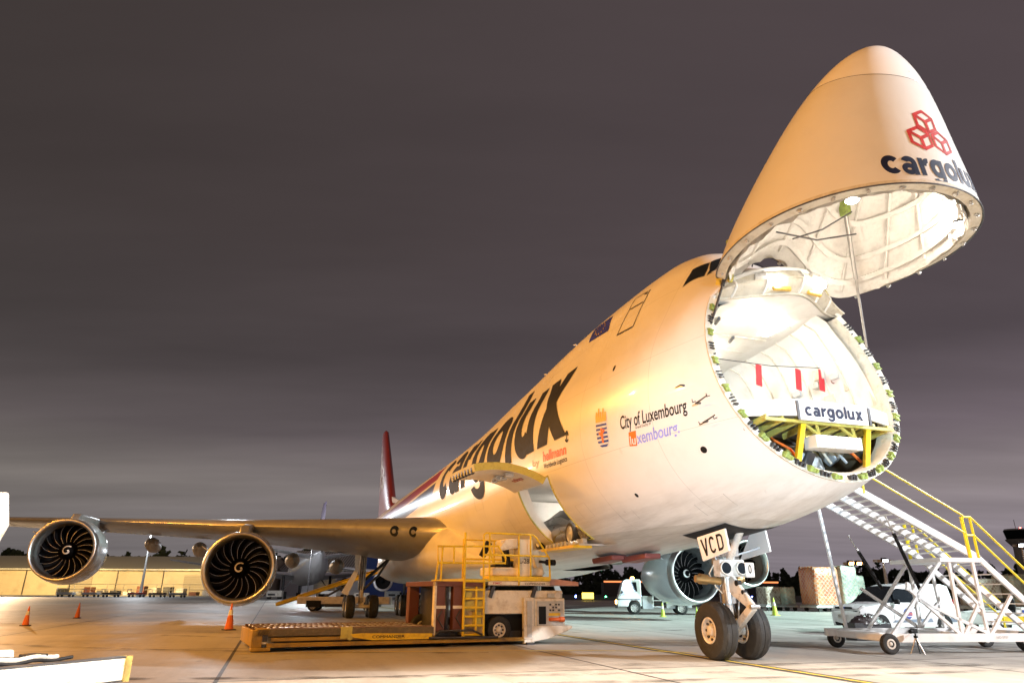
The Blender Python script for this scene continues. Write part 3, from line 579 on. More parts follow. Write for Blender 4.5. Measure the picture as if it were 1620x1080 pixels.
# inside: quilted blankets, frames, stringers, rim flange
fi = [f for f in fs if f > .10]
random.seed(5)
lr = [[p + (Vector((-5.6, 0, 9.6)) - p).normalized() * -.07 * abs(math.sin(j * math.pi / 6)) * abs(math.sin(f * 19)) for j, p in enumerate(ringof(f, .27))] for f in fi + [.985]]
lr = [[p + Vector((random.gauss(0, .02), random.gauss(0, .02), random.gauss(0, .02))) for p in r] for r in lr]
MB().grid(lr, True).build('visor_insulation', LINER, visor, 70)
for f in (.22, .36, .52, .68, .83, .93): MB().grid([a for a in zip(*[r + [r[0]] for r in (ringof(f - .012, .24), ringof(f - .012, .15), ringof(f - .012, .34), ringof(f + .012, .34), ringof(f + .012, .24))])]).build('visor_frame', LINER, visor)
nring = len(ringof(.5))
for j in range(0, nring, 6):
    L_ = [ringof(f, .29)[j] for f in np.linspace(.14, .97, 14)]; MB().tube(L_, .035, 6).build('visor_stringer', LINER, visor)
J = lambda t, sd: 0
ro, r1, r2, r3 = ringof(1.0, -.004), ringof(1.0, .0), ringof(1.0, .2), ringof(.95, .22)
MB().grid([a for a in zip(*[r + [r[0]] for r in (ringof(.985, -.006), ringof(1.004, -.006), ringof(1.004, .19), ringof(.94, .21))])]).build('visor_rim', CREAM, visor)
MB().tube(ringof(1.006, .0), .016, 6, closed=True).build('rim_seal', DARKM, visor)
rr_ = ringof(1.012, .1)
for j in range(2, nring, 4):
    p = rr_[j]; MB().box(p + Vector((0, 0, -.0)), (.1, .05, .04), (0, 0, j * .2)).cyl(p + Vector((-.03, 0, -.03)), p + Vector((.03, 0, -.03)), .02).build('rim_latch', GREYM if j % 8 else DARKM, visor, bevel=.01)
for j, o_ in ((8, 0), (9, .06)): pass
# jack screws with motors
for sd in (1, -1):
    top = visor_pt(Vector((-4.9, sd * .95, 7.0))) + Vector((0, 0, -.15)); bot = rimpt(.63, sd, .1, .12)
    if sd > 0: top = visor_pt(Vector((-3.55, 1.3, 7.9))); bot = rimpt(.66, 1, .12, .1)
    rod = MB().cyl(bot, bot + (top - bot) * .55, .028).cyl(bot + (top - bot) * .5, top, .045).build('jack_screw', DARKM if sd > 0 else STEEL, visor)
    MB().box(top, (.2, .16, .3)).cyl(top + Vector((0, 0, .1)), top + Vector((0, 0, .36)), .09).build('jack_motor', GREEN, rod, bevel=.02)
for sd in (1, -1):
    a = Vector((HINGE[0], sd * 1.33, HINGE[1])); MB().box(a + Vector((-.1, 0, .1)), (.5, .14, .34)).cyl(a - Vector((0, .14, 0)), a + Vector((0, .14, 0)), .11).build('hinge_arm', YPRIM, visor, bevel=.02)
# wiring across the opening
for p0, p1 in (((-4.2, .8, 8.9), (-4.9, -.7, 8.75)), ((-4.9, -.7, 9.3), (-3.9, .1, 9.0))): MB().tube([p0, ((p0[0]+p1[0])/2, (p0[1]+p1[1])/2, p0[2] - .25), p1], .018).build('cable', DARKM, visor)
# the two working lamps inside the visor
for p in (Vector((-6.7, 1.22, 8.2)), Vector((-6.55, -1.5, 8.28))):
    lb = MB().lathe([(0, .06), (.06, .12), (.1, .13)], p + Vector((0, 0, .06)), (0, 0, -1), 14, True).build('visor_lamp', DARKM, visor)
    MB().lathe([(0, .12), (.03, .09), (.05, .0)], p + Vector((0, 0, -.045)), (0, 0, -1), 14).build('lamp_lens', LAMPW, lb)
# name and cube emblem on the chin
st, W_ = strokes('cargolux', .04)
decal(st, lambda x, y, h: visorchin(-4.3 - .36 * y, 1.08 - 2.12 * x / W_, h), .004).build('visor_lettering', INK, visor, 0)
EMB = mat('red emblem print', (.42, .025, .02), .35, coat=.3)
def hexring(cx_, cy_, s):
    P_ = [(cx_ + s * math.cos(R(90 + 60*k)), cy_ + s * math.sin(R(90 + 60*k))) for k in range(6)]; out_ = []; wd = .24 * s
    for k in range(6):
        a, b = P_[k], P_[(k+1) % 6]; ai, bi = [(cx_ + (p[0]-cx_) * .74, cy_ + (p[1]-cy_) * .74) for p in (a, b)]; out_.append(quad(a, b, bi, ai, 4, 1))
    for k in (1, 3, 5):
        b = (cx_ + (P_[k][0]-cx_)*.76, cy_ + (P_[k][1]-cy_)*.76); dx, dy = b[0]-cx_, b[1]-cy_; l = math.hypot(dx, dy); nx, ny = -dy/l*wd/2, dx/l*wd/2; out_.append(quad((cx_-nx, cy_-ny), (b[0]-nx, b[1]-ny), (b[0]+nx, b[1]+ny), (cx_+nx, cy_+ny), 4, 1))
    return out_
hexes = hexring(0, .27, .285) + hexring(-.247, -.16, .285) + hexring(.247, -.16, .285)
decal(hexes, lambda x, y, h: visorchin(-5.27 - y * .95, -x * .98 , h), .005).build('cube_emblem', EMB, visor, 0)
# ------------------------------------------------------------------ wings
WS = [(2.2, 15.2, 35.5, 3.75, 2.5), (3.2, 17.3, 35.2, 4.02, 2.2), (4.6, 19.0, 35.0, 4.15, 1.95), (7, 21.0, 35.0, 4.36, 1.55), (12, 25.5, 35.6, 4.68, 1.1), (16.5, 29.5, 38.2, 5.03, .82), (21, 33.3, 40.8, 5.36, .62), (27.5, 39.0, 44.4, 5.78, .42), (32, 43.4, 46.4, 6.08, .26), (34.2, 46.6, 47.9, 6.25, .1)]
def foil(n=14):
    xs = [.5 * (1 - math.cos(math.pi * i / n)) for i in range(n + 1)]
    th = lambda x: 5 * (.2969 * math.sqrt(x) - .126 * x - .3516 * x*x + .2843 * x**3 - .1036 * x**4)
    return [(x, th(x) * .95) for x in reversed(xs)] + [(x, -th(x) * 1.05) for x in xs[1:-1]]
FO = foil()
def wing(sd, parent=jet, name='wing'):
    rows_ = []
    for v, le, te, z, t in WS:
        c_ = te - le; tez = z - .012 * c_ - (.25 if v < 8 else .1); rows_.append([(le + x * c_, sd * v, z + (tez - z) * x + y * t + .1 * math.sin(math.pi * x) * t) for x, y in FO])
    return MB().grid(rows_, True).build(name, WINGM, parent, 60)
def wl(v):
    a = np.array(WS); return [float(np.interp(v, a[:, 0], a[:, k])) for k in (1, 2, 3, 4)]
for sd in (1, -1):
    wg = wing(sd)
    for v, L_ in ((6.6, 5.2), (9.4, 4.8), (15.2, 4.2), (18.3, 3.9)):
        le, te, z, t = wl(v); x0 = te - 3.2
        MB().lathe([(0, .02), (.3, .26), (.9, .42), (1.8, .46), (2.8, .36), (L_ - .4, .14), (L_, .02)], (x0, sd * v, z - .55 * t - .42), (1, 0, -.06), 18).build('flap_fairing', GREYM, wg)
    for v in (4.35, 5.15):
        le, te, z, t = wl(v); MB().lathe([(0, .02), (.01, .2), (.05, .24), (.12, .26)], (le + .02 - .05, sd * v, z - .02), (1, sd * -.8, .2), 18).build('landing_light', GLASS, wg)
        MB().lathe([(-.01, .0), (0, .1), (.02, .11)], (le - .05, sd * v, z - .02), (1, sd * -.8, .2), 12).build('light_lens', STEEL, wg)
    vs_ = [7.5, 12.4, 13.2, 19.8, 22, 32.5]   # leading edge slats, a hair proud of the skin
    for a, b in ((7.5, 12.2), (12.6, 20.2), (21.6, 32.6)):
        rr = []
        for v in np.linspace(a, b, 6):
            le, te, z, t = wl(v); c_ = te - le; rr.append([(le + x * c_ - .004, sd * v, z + (-.012 * c_ - .1) * x + y * t * 1.005 + .1 * math.sin(math.pi * x) * t) for x, y in FO if x < .13])
        for r in rr: r.sort(key=lambda p: p[2])
        MB().grid([[(le_ := None) or p for p in r] for r in rr]).build('slat', WINGM, wg)
    for v in np.linspace(10, 30, 9): le, te, z, t = wl(v); MB().tube([(te - .05, sd * v, z - .02 * (te - le)), (te + .35, sd * v, z - .02 * (te - le) - .02)], .012).build('static_wick', DARKM, wg)
# wing to body fairing
fr = []
for u, wv, zb, zt_, ex in ((11.5, 2.5, 2.25, 2.6, .1), (13.5, 2.95, 2.05, 3.3, .2), (16, 3.4, 1.92, 4.3, .4), (18.5, 3.72, 1.85, 4.95, .5), (22, 3.85, 1.82, 5.15, .5), (30, 3.85, 1.82, 5.05, .5), (36, 3.6, 1.88, 4.6, .4), (40, 3.1, 2.2, 3.8, .3), (43, 2.5, 2.8, 3.3, .2)):
    fr.append([(u, wv * math.copysign(abs(math.cos(a)) ** .62, math.cos(a)), zb + (zt_ - zb) * (.5 + .5 * math.copysign(abs(math.sin(a)) ** .75, math.sin(a)))) for a in np.linspace(0, 2*math.pi, 41)[:-1]])
MB().grid(fr, True).build('belly_fairing', BELLY, jet, 60)
# ------------------------------------------------------------------ engines
def engine(x, y, z, tilt=0):
    prof = [(.5, 1.60), (.9, 1.66), (1.7, 1.69), (2.6, 1.62), (3.5, 1.42), (4.1, 1.25)]
    ax = Vector((1, 0, -.02)); o = Vector((x, y, z))
    e = MB().lathe(prof, o, ax, 56).build('engine_nacelle', NACEL, jet, 50)
    MB().lathe([(.46, 1.34), (.22, 1.36), (.08, 1.41), (.01, 1.47), (.02, 1.52), (.12, 1.56), (.3, 1.585), (.505, 1.602)], o, ax, 56).build('inlet_lip', CHROME, e, 80)
    MB().lathe([(.458, 1.338), (.8, 1.345), (1.2, 1.36), (1.6, 1.36)], o, ax, 48).build('inlet_duct', mat('inlet duct', (.2, .2, .2), .35, .5) if 'inlet duct' not in bpy.data.materials else bpy.data.materials['inlet duct'], e)
    MB().lathe([(1.62, 1.37), (1.62, .3)], o, ax, 32).build('fan_disc', BLACK, e)
    bl, ed = MB(), MB()
    for k in range(18):
        a0 = 2 * math.pi * k / 18; P1, P2 = [], []
        for i in range(9):
            f_ = i / 8; r = .34 + f_ * .99; tw = .95 - .55 * f_; sw = .42 * f_ * f_ - .12 * f_; ch = .3 + .16 * f_
            for P_, s in ((P1, -.5), (P2, .5)):
                a = a0 + sw + s * ch * math.sin(1.25 - tw * .55) / r * .62; xx = 1.28 + s * ch * .5 + .05 * f_
                P_.append((x + xx, y + r * math.cos(a), z + r * math.sin(a) - .02 * xx))
        bl.grid([P1, P2]); ed.tube(P1[1:], .005, 4, .008)
    bl.build('fan_blades', BLADE, e, 40); ed.build('blade_edges', BLADE_EDGE, e)
    MB().lathe([(.86, 0), (.9, .1), (1.02, .22), (1.2, .32), (1.36, .37)], o, ax, 32).build('spinner', BLADE, e)
    sp = []
    for i in range(15):
        a = 2.6 + i * .42; xx = .875 + .0137 * i; r = np.interp(xx, [.86, .9, 1.02, 1.2], [0.02, .1, .22, .32]); row = []
        for k_ in (-.5, .5): r2 = r + k_ * (.085 - .002 * i); x2 = np.interp(r2, [0, .1, .22, .32], [.86, .9, 1.02, 1.2]) - .012; row.append((x + x2, y + max(r2, .01) * math.cos(a), z + max(r2, .01) * math.sin(a) - .017))
        sp.append(row)
    MB().grid(sp).build('spinner_spiral', WHITE, e)
    MB().lathe([(4.1, 1.24), (3.9, 1.1), (3.6, .95)], o, ax, 40).lathe([(3.6, .96), (4.4, .88), (5.4, .62), (5.5, .55)], o, ax, 32).lathe([(5.3, .45), (5.9, .28), (6.4, .02)], o, ax, 24).build('exhaust', STEEL, e)
    MB().box(o + Vector((1.5, 1.2 * (1 if y > 0 else -1) * .0 + 1.55, .78)), (1.0, .5, .03), (.6, 0, 0)).build('nacelle_strake', NACEL, e)
    v = abs(y); le, te, wz, t = wl(v)
    MB().prism([(x + .9, z + 1.45), (x + 1.6, z + 1.95), (le - .2, wz + .1), (le + 2.6, wz - .15), (le + 3.2, wz - .4), (x + 4.6, z + .9), (x + 2.6, z + 1.3)], lambda a, b, h: (a, y + h, b), -.24, .24).build('pylon', WINGM, e, bevel=.08)
    return e
engine(20.12, 12.0, 2.45); engine(20.12, -12.0, 2.45); engine(27.38, 21.0, 3.4); engine(27.38, -21.0, 3.4)
# ------------------------------------------------------------------ tail
TAILR = mat('red tail paint', (.3, .028, .02), .35, var=.06, coat=.3)
def slab(rows_, th, name, m, axis='z'):
    out_ = []
    for le, te, a, b, t in rows_:
        out_.append([(le + x * (te - le), a + (y * t if axis == 'v' else 0), b + (y * t if axis != 'v' else 0)) for x, y in FO])
    return MB().grid(out_, True).build(name, m, jet, 60)
fin = slab([(49.0, 65.0, 0, 8.0, 1.4), (54.3, 65.0, 0, 9.6, 1.2), (62.2, 66.2, 0, 18.4, .55), (63.2, 66.2, 0, 18.75, .2)], 1, 'tail_fin', TAILR, 'v')
MB().prism([(45.5, 8.5), (54.3, 9.62), (55.0, 10.3)], lambda a, b, h: (a, h, b), -.12, .12).build('fin_fillet', HULL, fin)
def finpt(x, y, h): return Vector((57.2 + 6.2 * x + .48 * 6.4 * y * 0 + 3.0 * y, (.66 - .33 * y) * .5 + .16 + h, 10.4 + 6.2 * y))
hx = hexring(.5, .78, .26) + hexring(.32, .36, .26) + hexring(.74, .36, .26)
def finsurf(x, y, h):
    z = 10.8 + 6.0 * y; k = (z - 9.6) / 8.8; le, te, t = 54.3 + 7.9 * k, 65 + 1.2 * k, 1.2 - .65 * k; u = le + 1.2 + (te - le - 2.8) * x; f = (u - le) / (te - le)
    return Vector((u, 5 * (.2969 * math.sqrt(f) - .126 * f - .3516 * f*f + .2843 * f**3 - .1036 * f**4) * .95 * t + h, z))
decal(hx, finsurf, .03).build('fin_emblem', WHITE, fin, 0)
for sd in (1, -1): slab([(57.5, 66.0, sd * .4, 7.0, 1.0), (59.5, 66.6, sd * 3, 7.2, .8), (66.2, 68.6, sd * 11, 7.9, .25)], 1, 'tailplane', HULL)
# ------------------------------------------------------------------ landing gear
def tyre_wheel(parent, c, ax, r, wd, rim_r, hub=1):
    c, ax = Vector(c), Vector(ax).normalized(); h = wd / 2
    ty = MB().lathe([(-h*.82, rim_r), (-h*.95, rim_r + .04), (-h, r * .78), (-h*.86, r * .93), (-h*.55, r * .99), (-h*.5, r*.985), (-h*.46, r), (-h*.06, r), (-.012, r*.985), (h*.06, r), (h*.46, r), (h*.5, r*.985), (h*.55, r*.99), (h*.86, r * .93), (h, r * .78), (h*.95, rim_r + .04), (h*.82, rim_r)], c, ax, 48).build('tyre', RUBBER, parent, 30)
    rm = MB()
    for s in (1, -1): rm.lathe([(s*h*.8, rim_r + .01), (s*h*.9, rim_r - .01), (s*h*.86, rim_r - .04), (s*h*.5, rim_r * .8), (s*h*.42, rim_r * .45), (s*h*.75, rim_r * .36), (s*h*.8, rim_r * .3), (s*h*.8, 0)], c, ax, 32)
    rm.build('wheel_rim', RIMM, parent, 40)
    bo = MB(); e1 = ax.orthogonal().normalized(); e2 = ax.cross(e1)
    for k in range(8):
        a = k * math.pi / 4; p = c + (e1 * math.cos(a) + e2 * math.sin(a)) * rim_r * .66
        for s in (1, -1): bo.cyl(p + ax * s * h * .4, p + ax * s * h * .62, .03, n=8)
    bo.build('wheel_bolts', DARKM, parent)
GP = mat('gear grey paint', (.6, .57, .52), .4, .1, dirt=(.16, .12, .08), dscale=5, damt=.45)
ng = MB().tube([(0, 0, .62), (0, 0, 1.3)], .085, 16).tube([(0, 0, 1.25), (0, 0, 2.75)], .135, 16).build('nose_gear', GP, jet)
for v in (.44, -.44): tyre_wheel(ng, (0, v, .635), (0, 1, 0), .635, .46, .29)
MB().cyl((0, -.5, .635), (0, .5, .635), .08).cyl((0, -.18, .635), (0, .18, .635), .12).build('axle', GP, ng)
MB().lathe([(-.12, .17), (.12, .17)], (0, 0, 1.35), (0, 0, 1), 20, True).lathe([(-.05, .19), (.05, .19)], (0, 0, 1.85), (0, 0, 1), 20, True).build('steering_collar', STEEL, ng)
MB().prism([(-.1, 1.85), (-.2, 1.9), (-.95, 1.22), (-.95, 1.12), (-.82, 1.1), (-.1, 1.45)], lambda a, b, h: (a, h, b), -.05, .05).build('upper_torque_link', GP, ng, bevel=.02)
MB().prism([(-.95, 1.22), (-.85, 1.24), (-.1, .74), (-.12, .58), (-.22, .6), (-.95, 1.1)], lambda a, b, h: (a, h, b), -.07, .07).build('lower_torque_link', GP, ng, bevel=.02)
for a, b, r in (((-.42, 1.68), .07, 0), ((-.62, 1.48), .05, 0)): MB().cyl((a[0], -.053, a[1]), (a[0], .053, a[1]), b, n=14).build('link_hole', BLACK, ng)
MB().cyl((-.95, -.12, 1.17), (-.95, .12, 1.17), .05).build('link_pin', STEEL, ng)
MB().tube([(-.08, -.0, 2.1), (-.5, -.0, 2.6), (-.85, 0, 3.0)], .09, 12).bar((-.75, -.25, 2.95), (-.95, .25, 2.95), .12).build('drag_brace', GP, ng)
for v in (.2, -.2):
    MB().cyl((.0, v, 1.72), (.1, v + (.62 if v > 0 else -.3), 1.78), .085).cyl((.1, v + (.3 if v > 0 else -.1), 1.76), (.12, v + (.5 if v > 0 else -.25), 1.78), .12).build('steering_actuator', mat('bronze actuator', (.42, .28, .12), .35, .7, var=.2, scale=9) if v > 0 else bpy.data.materials['bronze actuator'], ng)
MB().box((-.12, .0, 2.02), (.3, .7, .4)).build('light_bracket', GP, ng, bevel=.03)
for v in (.22, -.22):
    MB().lathe([(0, .15), (.05, .16), (.16, .12)], (-.34, v, 2.02), (1, 0, 0), 18, True).build('taxi_light', GP, ng)
    MB().lathe([(0, 0), (.005, .13)], (-.347, v, 2.02), (1, 0, 0), 18).build('taxi_light_lens', GLASS, ng)
gb = MB().box((-.3, -.42, 1.98), (.12, .26, .34)).build('gear_placard', RIMM, ng, bevel=.02)
font_decal('0', plane_fn((-.363, -.37, 1.9), (0, -1, 0), (0, 0, 1), .09, .2), .01, 3, 3, .004).build('placard_digit', BLACK, gb, 0)
for pts, r, m_ in (([(.1, .1, 2.6), (.16, .16, 2.0), (.14, .14, 1.4), (.1, .16, .9)], .022, DARKM), ([(.12, -.1, 2.6), (.17, -.14, 1.9), (.1, -.18, 1.2), (.0, -.2, .85)], .018, DARKM), ([(-.12, .12, 2.3), (-.2, .2, 1.7), (-.14, .14, 1.3)], .018, CREAM), ([(-.1, -.12, 1.6), (-.16, -.16, 1.3), (-.1, -.13, .8)], .02, STEEL), ([(.12, 0, 2.4), (.18, .08, 1.8), (.15, .05, 1.2)], .03, STEEL), ([(-.05, .3, 2.2), (.1, .42, 1.9), (.05, .3, 1.6), (-.02, .18, 1.45)], .016, CREAM)): MB().tube(pts, r).build('hydraulic_hose', m_, ng)
MB().box((0, 0, 2.42), (.34, .6, .3)).box((.05, .22, 2.2), (.2, .18, .2)).box((.02, -.28, 2.15), (.2, .16, .3)).build('gear_trunnion', STEEL, ng, bevel=.03)
# doors: starboard one carries the letters VCD
def door_panel(c, th, name, m=HULL):
    P_ = [Vector(p) for p in c]; n = (P_[1] - P_[0]).cross(P_[3] - P_[0]).normalized() * th
    return MB().add(P_ + [p - n for p in P_], [(0,1,2,3), (7,6,5,4), (0,4,5,1), (1,5,6,2), (2,6,7,3), (3,7,4,0)]).build(name, m, ng, bevel=.012)
VC = [Vector(p) for p in ((-.56, 1.0, 2.145), (-1.62, 1.0, 2.33), (-1.56, 1.02, 2.81), (-.42, 1.02, 2.69))]
dv = door_panel(VC, .05, 'gear_door')
st, W_ = strokes('VCD', .16)
A_, B_, Cc, D_ = VC
def vcd(x, y, h): p = (A_*(1-x)+B_*x)*(1-y)+(D_*(1-x)+Cc*x)*y; return p + Vector((0, h, 0))
decal(st, lambda x, y, h: vcd(.1 + .8 * x / W_, .14 + .72 * y / 1.3, h), .006).build('door_lettering', BLACK, dv, 0)
door_panel([(.6, -.85, 2.24), (-.62, -.85, 2.4), (-.46, -.85, 3.2), (.1, -.85, 2.85)], .05, 'gear_door')
decal([[[(x, y) for y in np.linspace(-.09, .09, 9)] for x in np.linspace(-1.25, .5, 10)]], lambda x, y, h: hull(x, max(abs(y), .002), 1 if y >= 0 else -1, h), .012).build('wheel_well_dark', BLACK, ng, 0)  # flat black patch paints the darkness of the open well
MB().bar((-.9, .95, 2.5), (-.1, .15, 2.3), .04).bar((-.3, -.8, 2.5), (-.1, -.15, 2.3), .04).build('door_rod', STEEL, ng)
def bogie(u, v, name, top, side):
    g = MB().tube([(u, v, .7), (u, v, 1.6)], .13, 16).tube([(u, v, 1.5), (u, v, top)], .2, 16).build(name, GP, jet)
    MB().tube([(u - .78, v, .66), (u + .78, v, .66)], .15, 14).build('bogie_beam', GP, g)
    for du in (-.74, .74):
        MB().cyl((u + du, v - .6, .62), (u + du, v + .6, .62), .09).build('axle', GP, g)
        for s in (.66, -.66): tyre_wheel(g, (u + du, v + s, .62), (0, 1, 0), .62, .5, .27)
    MB().tube([(u, v, 1.9), (u + .3, v - side * 1.6, 3.3), (u + .4, v - side * 2.2, 3.7)], .09, 10).tube([(u - .1, v, 1.4), (u - .3, v - side * .9, 2.3), (u - .3, v - side * 1.5, 3.3)], .07, 10).build('side_brace', DARKM, g)
    MB().prism([(-.2, 1.5), (-.3, 1.5), (-.62, 1.1), (-.2, .75)], lambda a, b, h: (u + a, v + h, b), -.08, .08).build('torque_link', GP, g)
    for k in range(3): MB().tube([(u - .22, v + .1 * k - .1, top - .3), (u - .26, v + .14 * k - .12, 1.8), (u - .24, v + .1 * k - .1, .85)], .02).build('hydraulic_hose', DARKM, g)
    return g
g1 = bogie(28.1, 5.5, 'wing_gear', 4.0, 1); g2 = bogie(28.1, -5.5, 'wing_gear', 4.0, -1); g3 = bogie(31.2, 1.92, 'body_gear', 2.4, 1); g4 = bogie(31.2, -1.92, 'body_gear', 2.4, -1)
for g, s in ((g1, 1), (g2, -1)): MB().prism([(6.72, 1.36), (6.36, 1.2), (5.8, 2.6), (5.84, 3.4), (6.1, 3.4), (6.06, 2.6)], lambda a, b, h: (27.0 + h, s * a, b), 0, .06).build('gear_door', BELLY, g)
for g, s in ((g3, 1), (g4, -1)): MB().prism([(30.2, 2.1), (32.2, 2.1), (32.1, .95), (30.3, .95)], lambda a, b, h: (a, s * (.75 - (2.1 - b) * .1) + h, b), 0, .05).build('gear_door', BELLY, g)
# sports car lashed in the lower hold behind the open door
def shell_rows(stations): return [[(x, -y, z) for y, z in reversed(h[1:])] + [(x, y, z) for y, z in h] for x, h in stations]
scar = thing('sports_car', 'dark silver low sports car loaded inside the lower hold behind the open door', 'car', (X0, Y0, 0), math.pi/2 + YAW)
def cs(x, hh, wd, roof): return (x, [(0, hh), (roof * wd, hh - .02), (wd * .86, hh * .5 + .36), (wd, .55), (wd * .98, .3), (wd * .9, .16)])
CO = Vector((6.3, 1.05, 2.78))
stn = [cs(-2.2, .52, .78, .8), cs(-2.0, .66, .88, .8), cs(-1.3, .8, .93, .75), cs(-.9, .86, .94, .7), cs(-.3, 1.16, .94, .6), cs(.4, 1.24, .94, .58), cs(1.2, 1.08, .95, .62), cs(1.9, .9, .93, .75), cs(2.2, .74, .86, .8)]
rowsC = [[Vector((x, y, z)) + CO for x, y, z in r] for r in shell_rows(stn)]
MB().grid(rowsC).build('car_body', SILVER, scar, 50)
MB().grid([[p + Vector((0, 0, .008)) for p in r[3:8]] for r in rowsC[3:8]]).build('car_glasshouse', GLASS, scar)
for dx in (-1.4, 1.35):
    for s in (1, -1):
        c_ = CO + Vector((dx, s * .86, .34)); ty = MB().lathe([(-.12, .24), (-.12, .32), (-.1, .34), (.1, .34), (.13, .32), (.13, .24)], c_, (0, 1, 0), 28).build('car_tyre', RUBBER, scar)
        MB().lathe([(.08, .25), (.13, .24), (.1, .2), (.11, .06), (.13, 0)], c_, (0, s, 0), 20).build('car_wheel', CHROME, ty)
MB().bx(CO.x - 2.4, CO.x + 2.4, CO.y - 1.1, CO.y + 1.1, CO.z - .05, CO.z).build('cargo_pallet', GREYM, scar)
# lights that are on inside the aircraft
def jpt(u, v, z): return Matrix.Translation((X0, Y0, 0)) @ Matrix.Rotation(math.pi/2 + YAW, 4, 'Z') @ Vector((u, v, z))
for u, v, z, p in ((-2.3, .2, 7.2, 50), (0, 0, 7.2, 52), (3, 0, 7.2, 56), (7, 0, 7.2, 60)): point('cargo_deck_lamp', jpt(u, v, z), p, (1, .87, .66), .25)
point('visor_work_lamp', jpt(-6.5, 1.05, 8.35), 80, (1, .86, .7), .1); point('visor_work_lamp', jpt(-6.3, -1.3, 8.4), 85, (1, .86, .7), .1); point('visor_work_lamp', jpt(-4.2, -.3, 8.0), 14, (1, .88, .68), .12)
point('hold_lamp', jpt(4.4, 1.7, 3.95), 60, (1, .9, .78), .15); point('hold_lamp', jpt(8.6, -.2, 4.1), 110, (1, .9, .78), .15)
point('bay_lamp', jpt(-3.3, 0, 4.55), 6, (1, .88, .65), .1)
# ------------------------------------------------------------------ ground
def ground_mat():
    m = bpy.data.materials.new('apron concrete'); m.use_nodes = True; t = m.node_tree; b = t.nodes['Principled BSDF']; N = t.nodes.new; L = t.links.new
    tc = N('ShaderNodeTexCoord'); mp = N('ShaderNodeMapping'); mp.inputs['Rotation'].default_value = (0, 0, -YAW); L(tc.outputs['Object'], mp.inputs[0])
    def noise(s, d=6, r=.6, stretch=None, v=None):
        src_ = v or mp.outputs[0]
        if stretch: q = N('ShaderNodeMapping'); q.inputs['Scale'].default_value = stretch; L(src_, q.inputs[0]); src_ = q.outputs[0]
        n = N('ShaderNodeTexNoise'); n.inputs['Scale'].default_value = s; n.inputs['Detail'].default_value = d; n.inputs['Roughness'].default_value = r; L(src_, n.inputs['Vector']); return n.outputs[0]
    def ramp(v, stops):
        r = N('ShaderNodeValToRGB'); e = r.color_ramp.elements
        while len(e) < len(stops): e.new(.5)
        for k, (p, c) in zip(e, stops): k.position = p; k.color = (*c, 1)
        L(v, r.inputs[0]); return r.outputs[0]
    def mix(f, a, b_, mode='MIX'):
        k = N('ShaderNodeMix'); k.data_type = 'RGBA'; k.blend_type = mode
        if isinstance(f, float): k.inputs['Factor'].default_value = f
        else: L(f, k.inputs['Factor'])
        for nme, v in (('A', a), ('B', b_)):
            if isinstance(v, tuple): k.inputs[nme].default_value = (*v, 1)
            else: L(v, k.inputs[nme])
        return k.outputs['Result']
    base = ramp(noise(.09, 8, .6), [(.3, (.34, .325, .3)), (.7, (.48, .46, .43))])
    base = mix(.5, base, ramp(noise(6, 8, .7), [(.3, (.33, .32, .3)), (.7, (.48, .47, .45))]), 'MIX')
    base = mix(ramp(noise(.5, 8, .7, (1, .12, 1)), [(.46, (0, 0, 0)), (.72, (.75, .75, .75))]), base, (.2, .185, .165))      # wash streaks
    base = mix(ramp(noise(.22, 7, .75), [(.55, (0, 0, 0)), (.7, (.65, .65, .65))]), base, (.15, .135, .115))                 # oil and rubber patches
    base = mix(ramp(noise(1.7, 4, .6), [(.68, (0, 0, 0)), (.72, (.7, .7, .7))]), base, (.1, .095, .09))
    br = N('ShaderNodeTexBrick'); br.offset = 0; br.inputs['Scale'].default_value = 1; br.inputs['Brick Width'].default_value = 7.62; br.inputs['Row Height'].default_value = 7.62; br.inputs['Mortar Size'].default_value = .045; br.inputs['Mortar Smooth'].default_value = .3
    br.inputs['Color1'].default_value = (1, 1, 1, 1); br.inputs['Color2'].default_value = (.7, .7, .7, 1); br.inputs['Mortar'].default_value = (.1, .1, .1, 1)
    q = N('ShaderNodeMapping'); q.inputs['Location'].default_value = (.75, 1.3, 0); L(mp.outputs[0], q.inputs[0]); L(q.outputs[0], br.inputs['Vector'])
    base = mix(1.0, base, br.outputs['Color'], 'MULTIPLY')
    L(base, b.inputs['Base Color'])
    rr = N('ShaderNodeMapRange'); rr.inputs['To Min'].default_value = .34; rr.inputs['To Max'].default_value = .75; L(noise(.35, 8, .7), rr.inputs[0]); L(rr.outputs[0], b.inputs['Roughness'])
    bp = N('ShaderNodeBump'); bp.inputs['Strength'].default_value = .25; bp.inputs['Distance'].default_value = .02; L(noise(14, 6, .7), bp.inputs['Height']); L(bp.outputs[0], b.inputs['Normal'])
    return m
GM = ground_mat()
gv = MB().add([(-3000, -400, 0), (3000, -400, 0), (3000, 5000, 0), (-3000, 5000, 0)], [(0, 1, 2, 3)]).build('ground', GM, None, 0); struct(gv)
GRASS = mat('dry airfield grass', (.035, .04, .02), .9, var=.4, scale=.2)
struct(MB().add([(-20, 150, .004), (60, 112, .004), (3000, 150, .004), (3000, 4500, .004), (-400, 4500, .004), (-120, 700, .004)], [(0, 1, 2, 3, 4, 5)]).build('airfield', GRASS, None, 0))
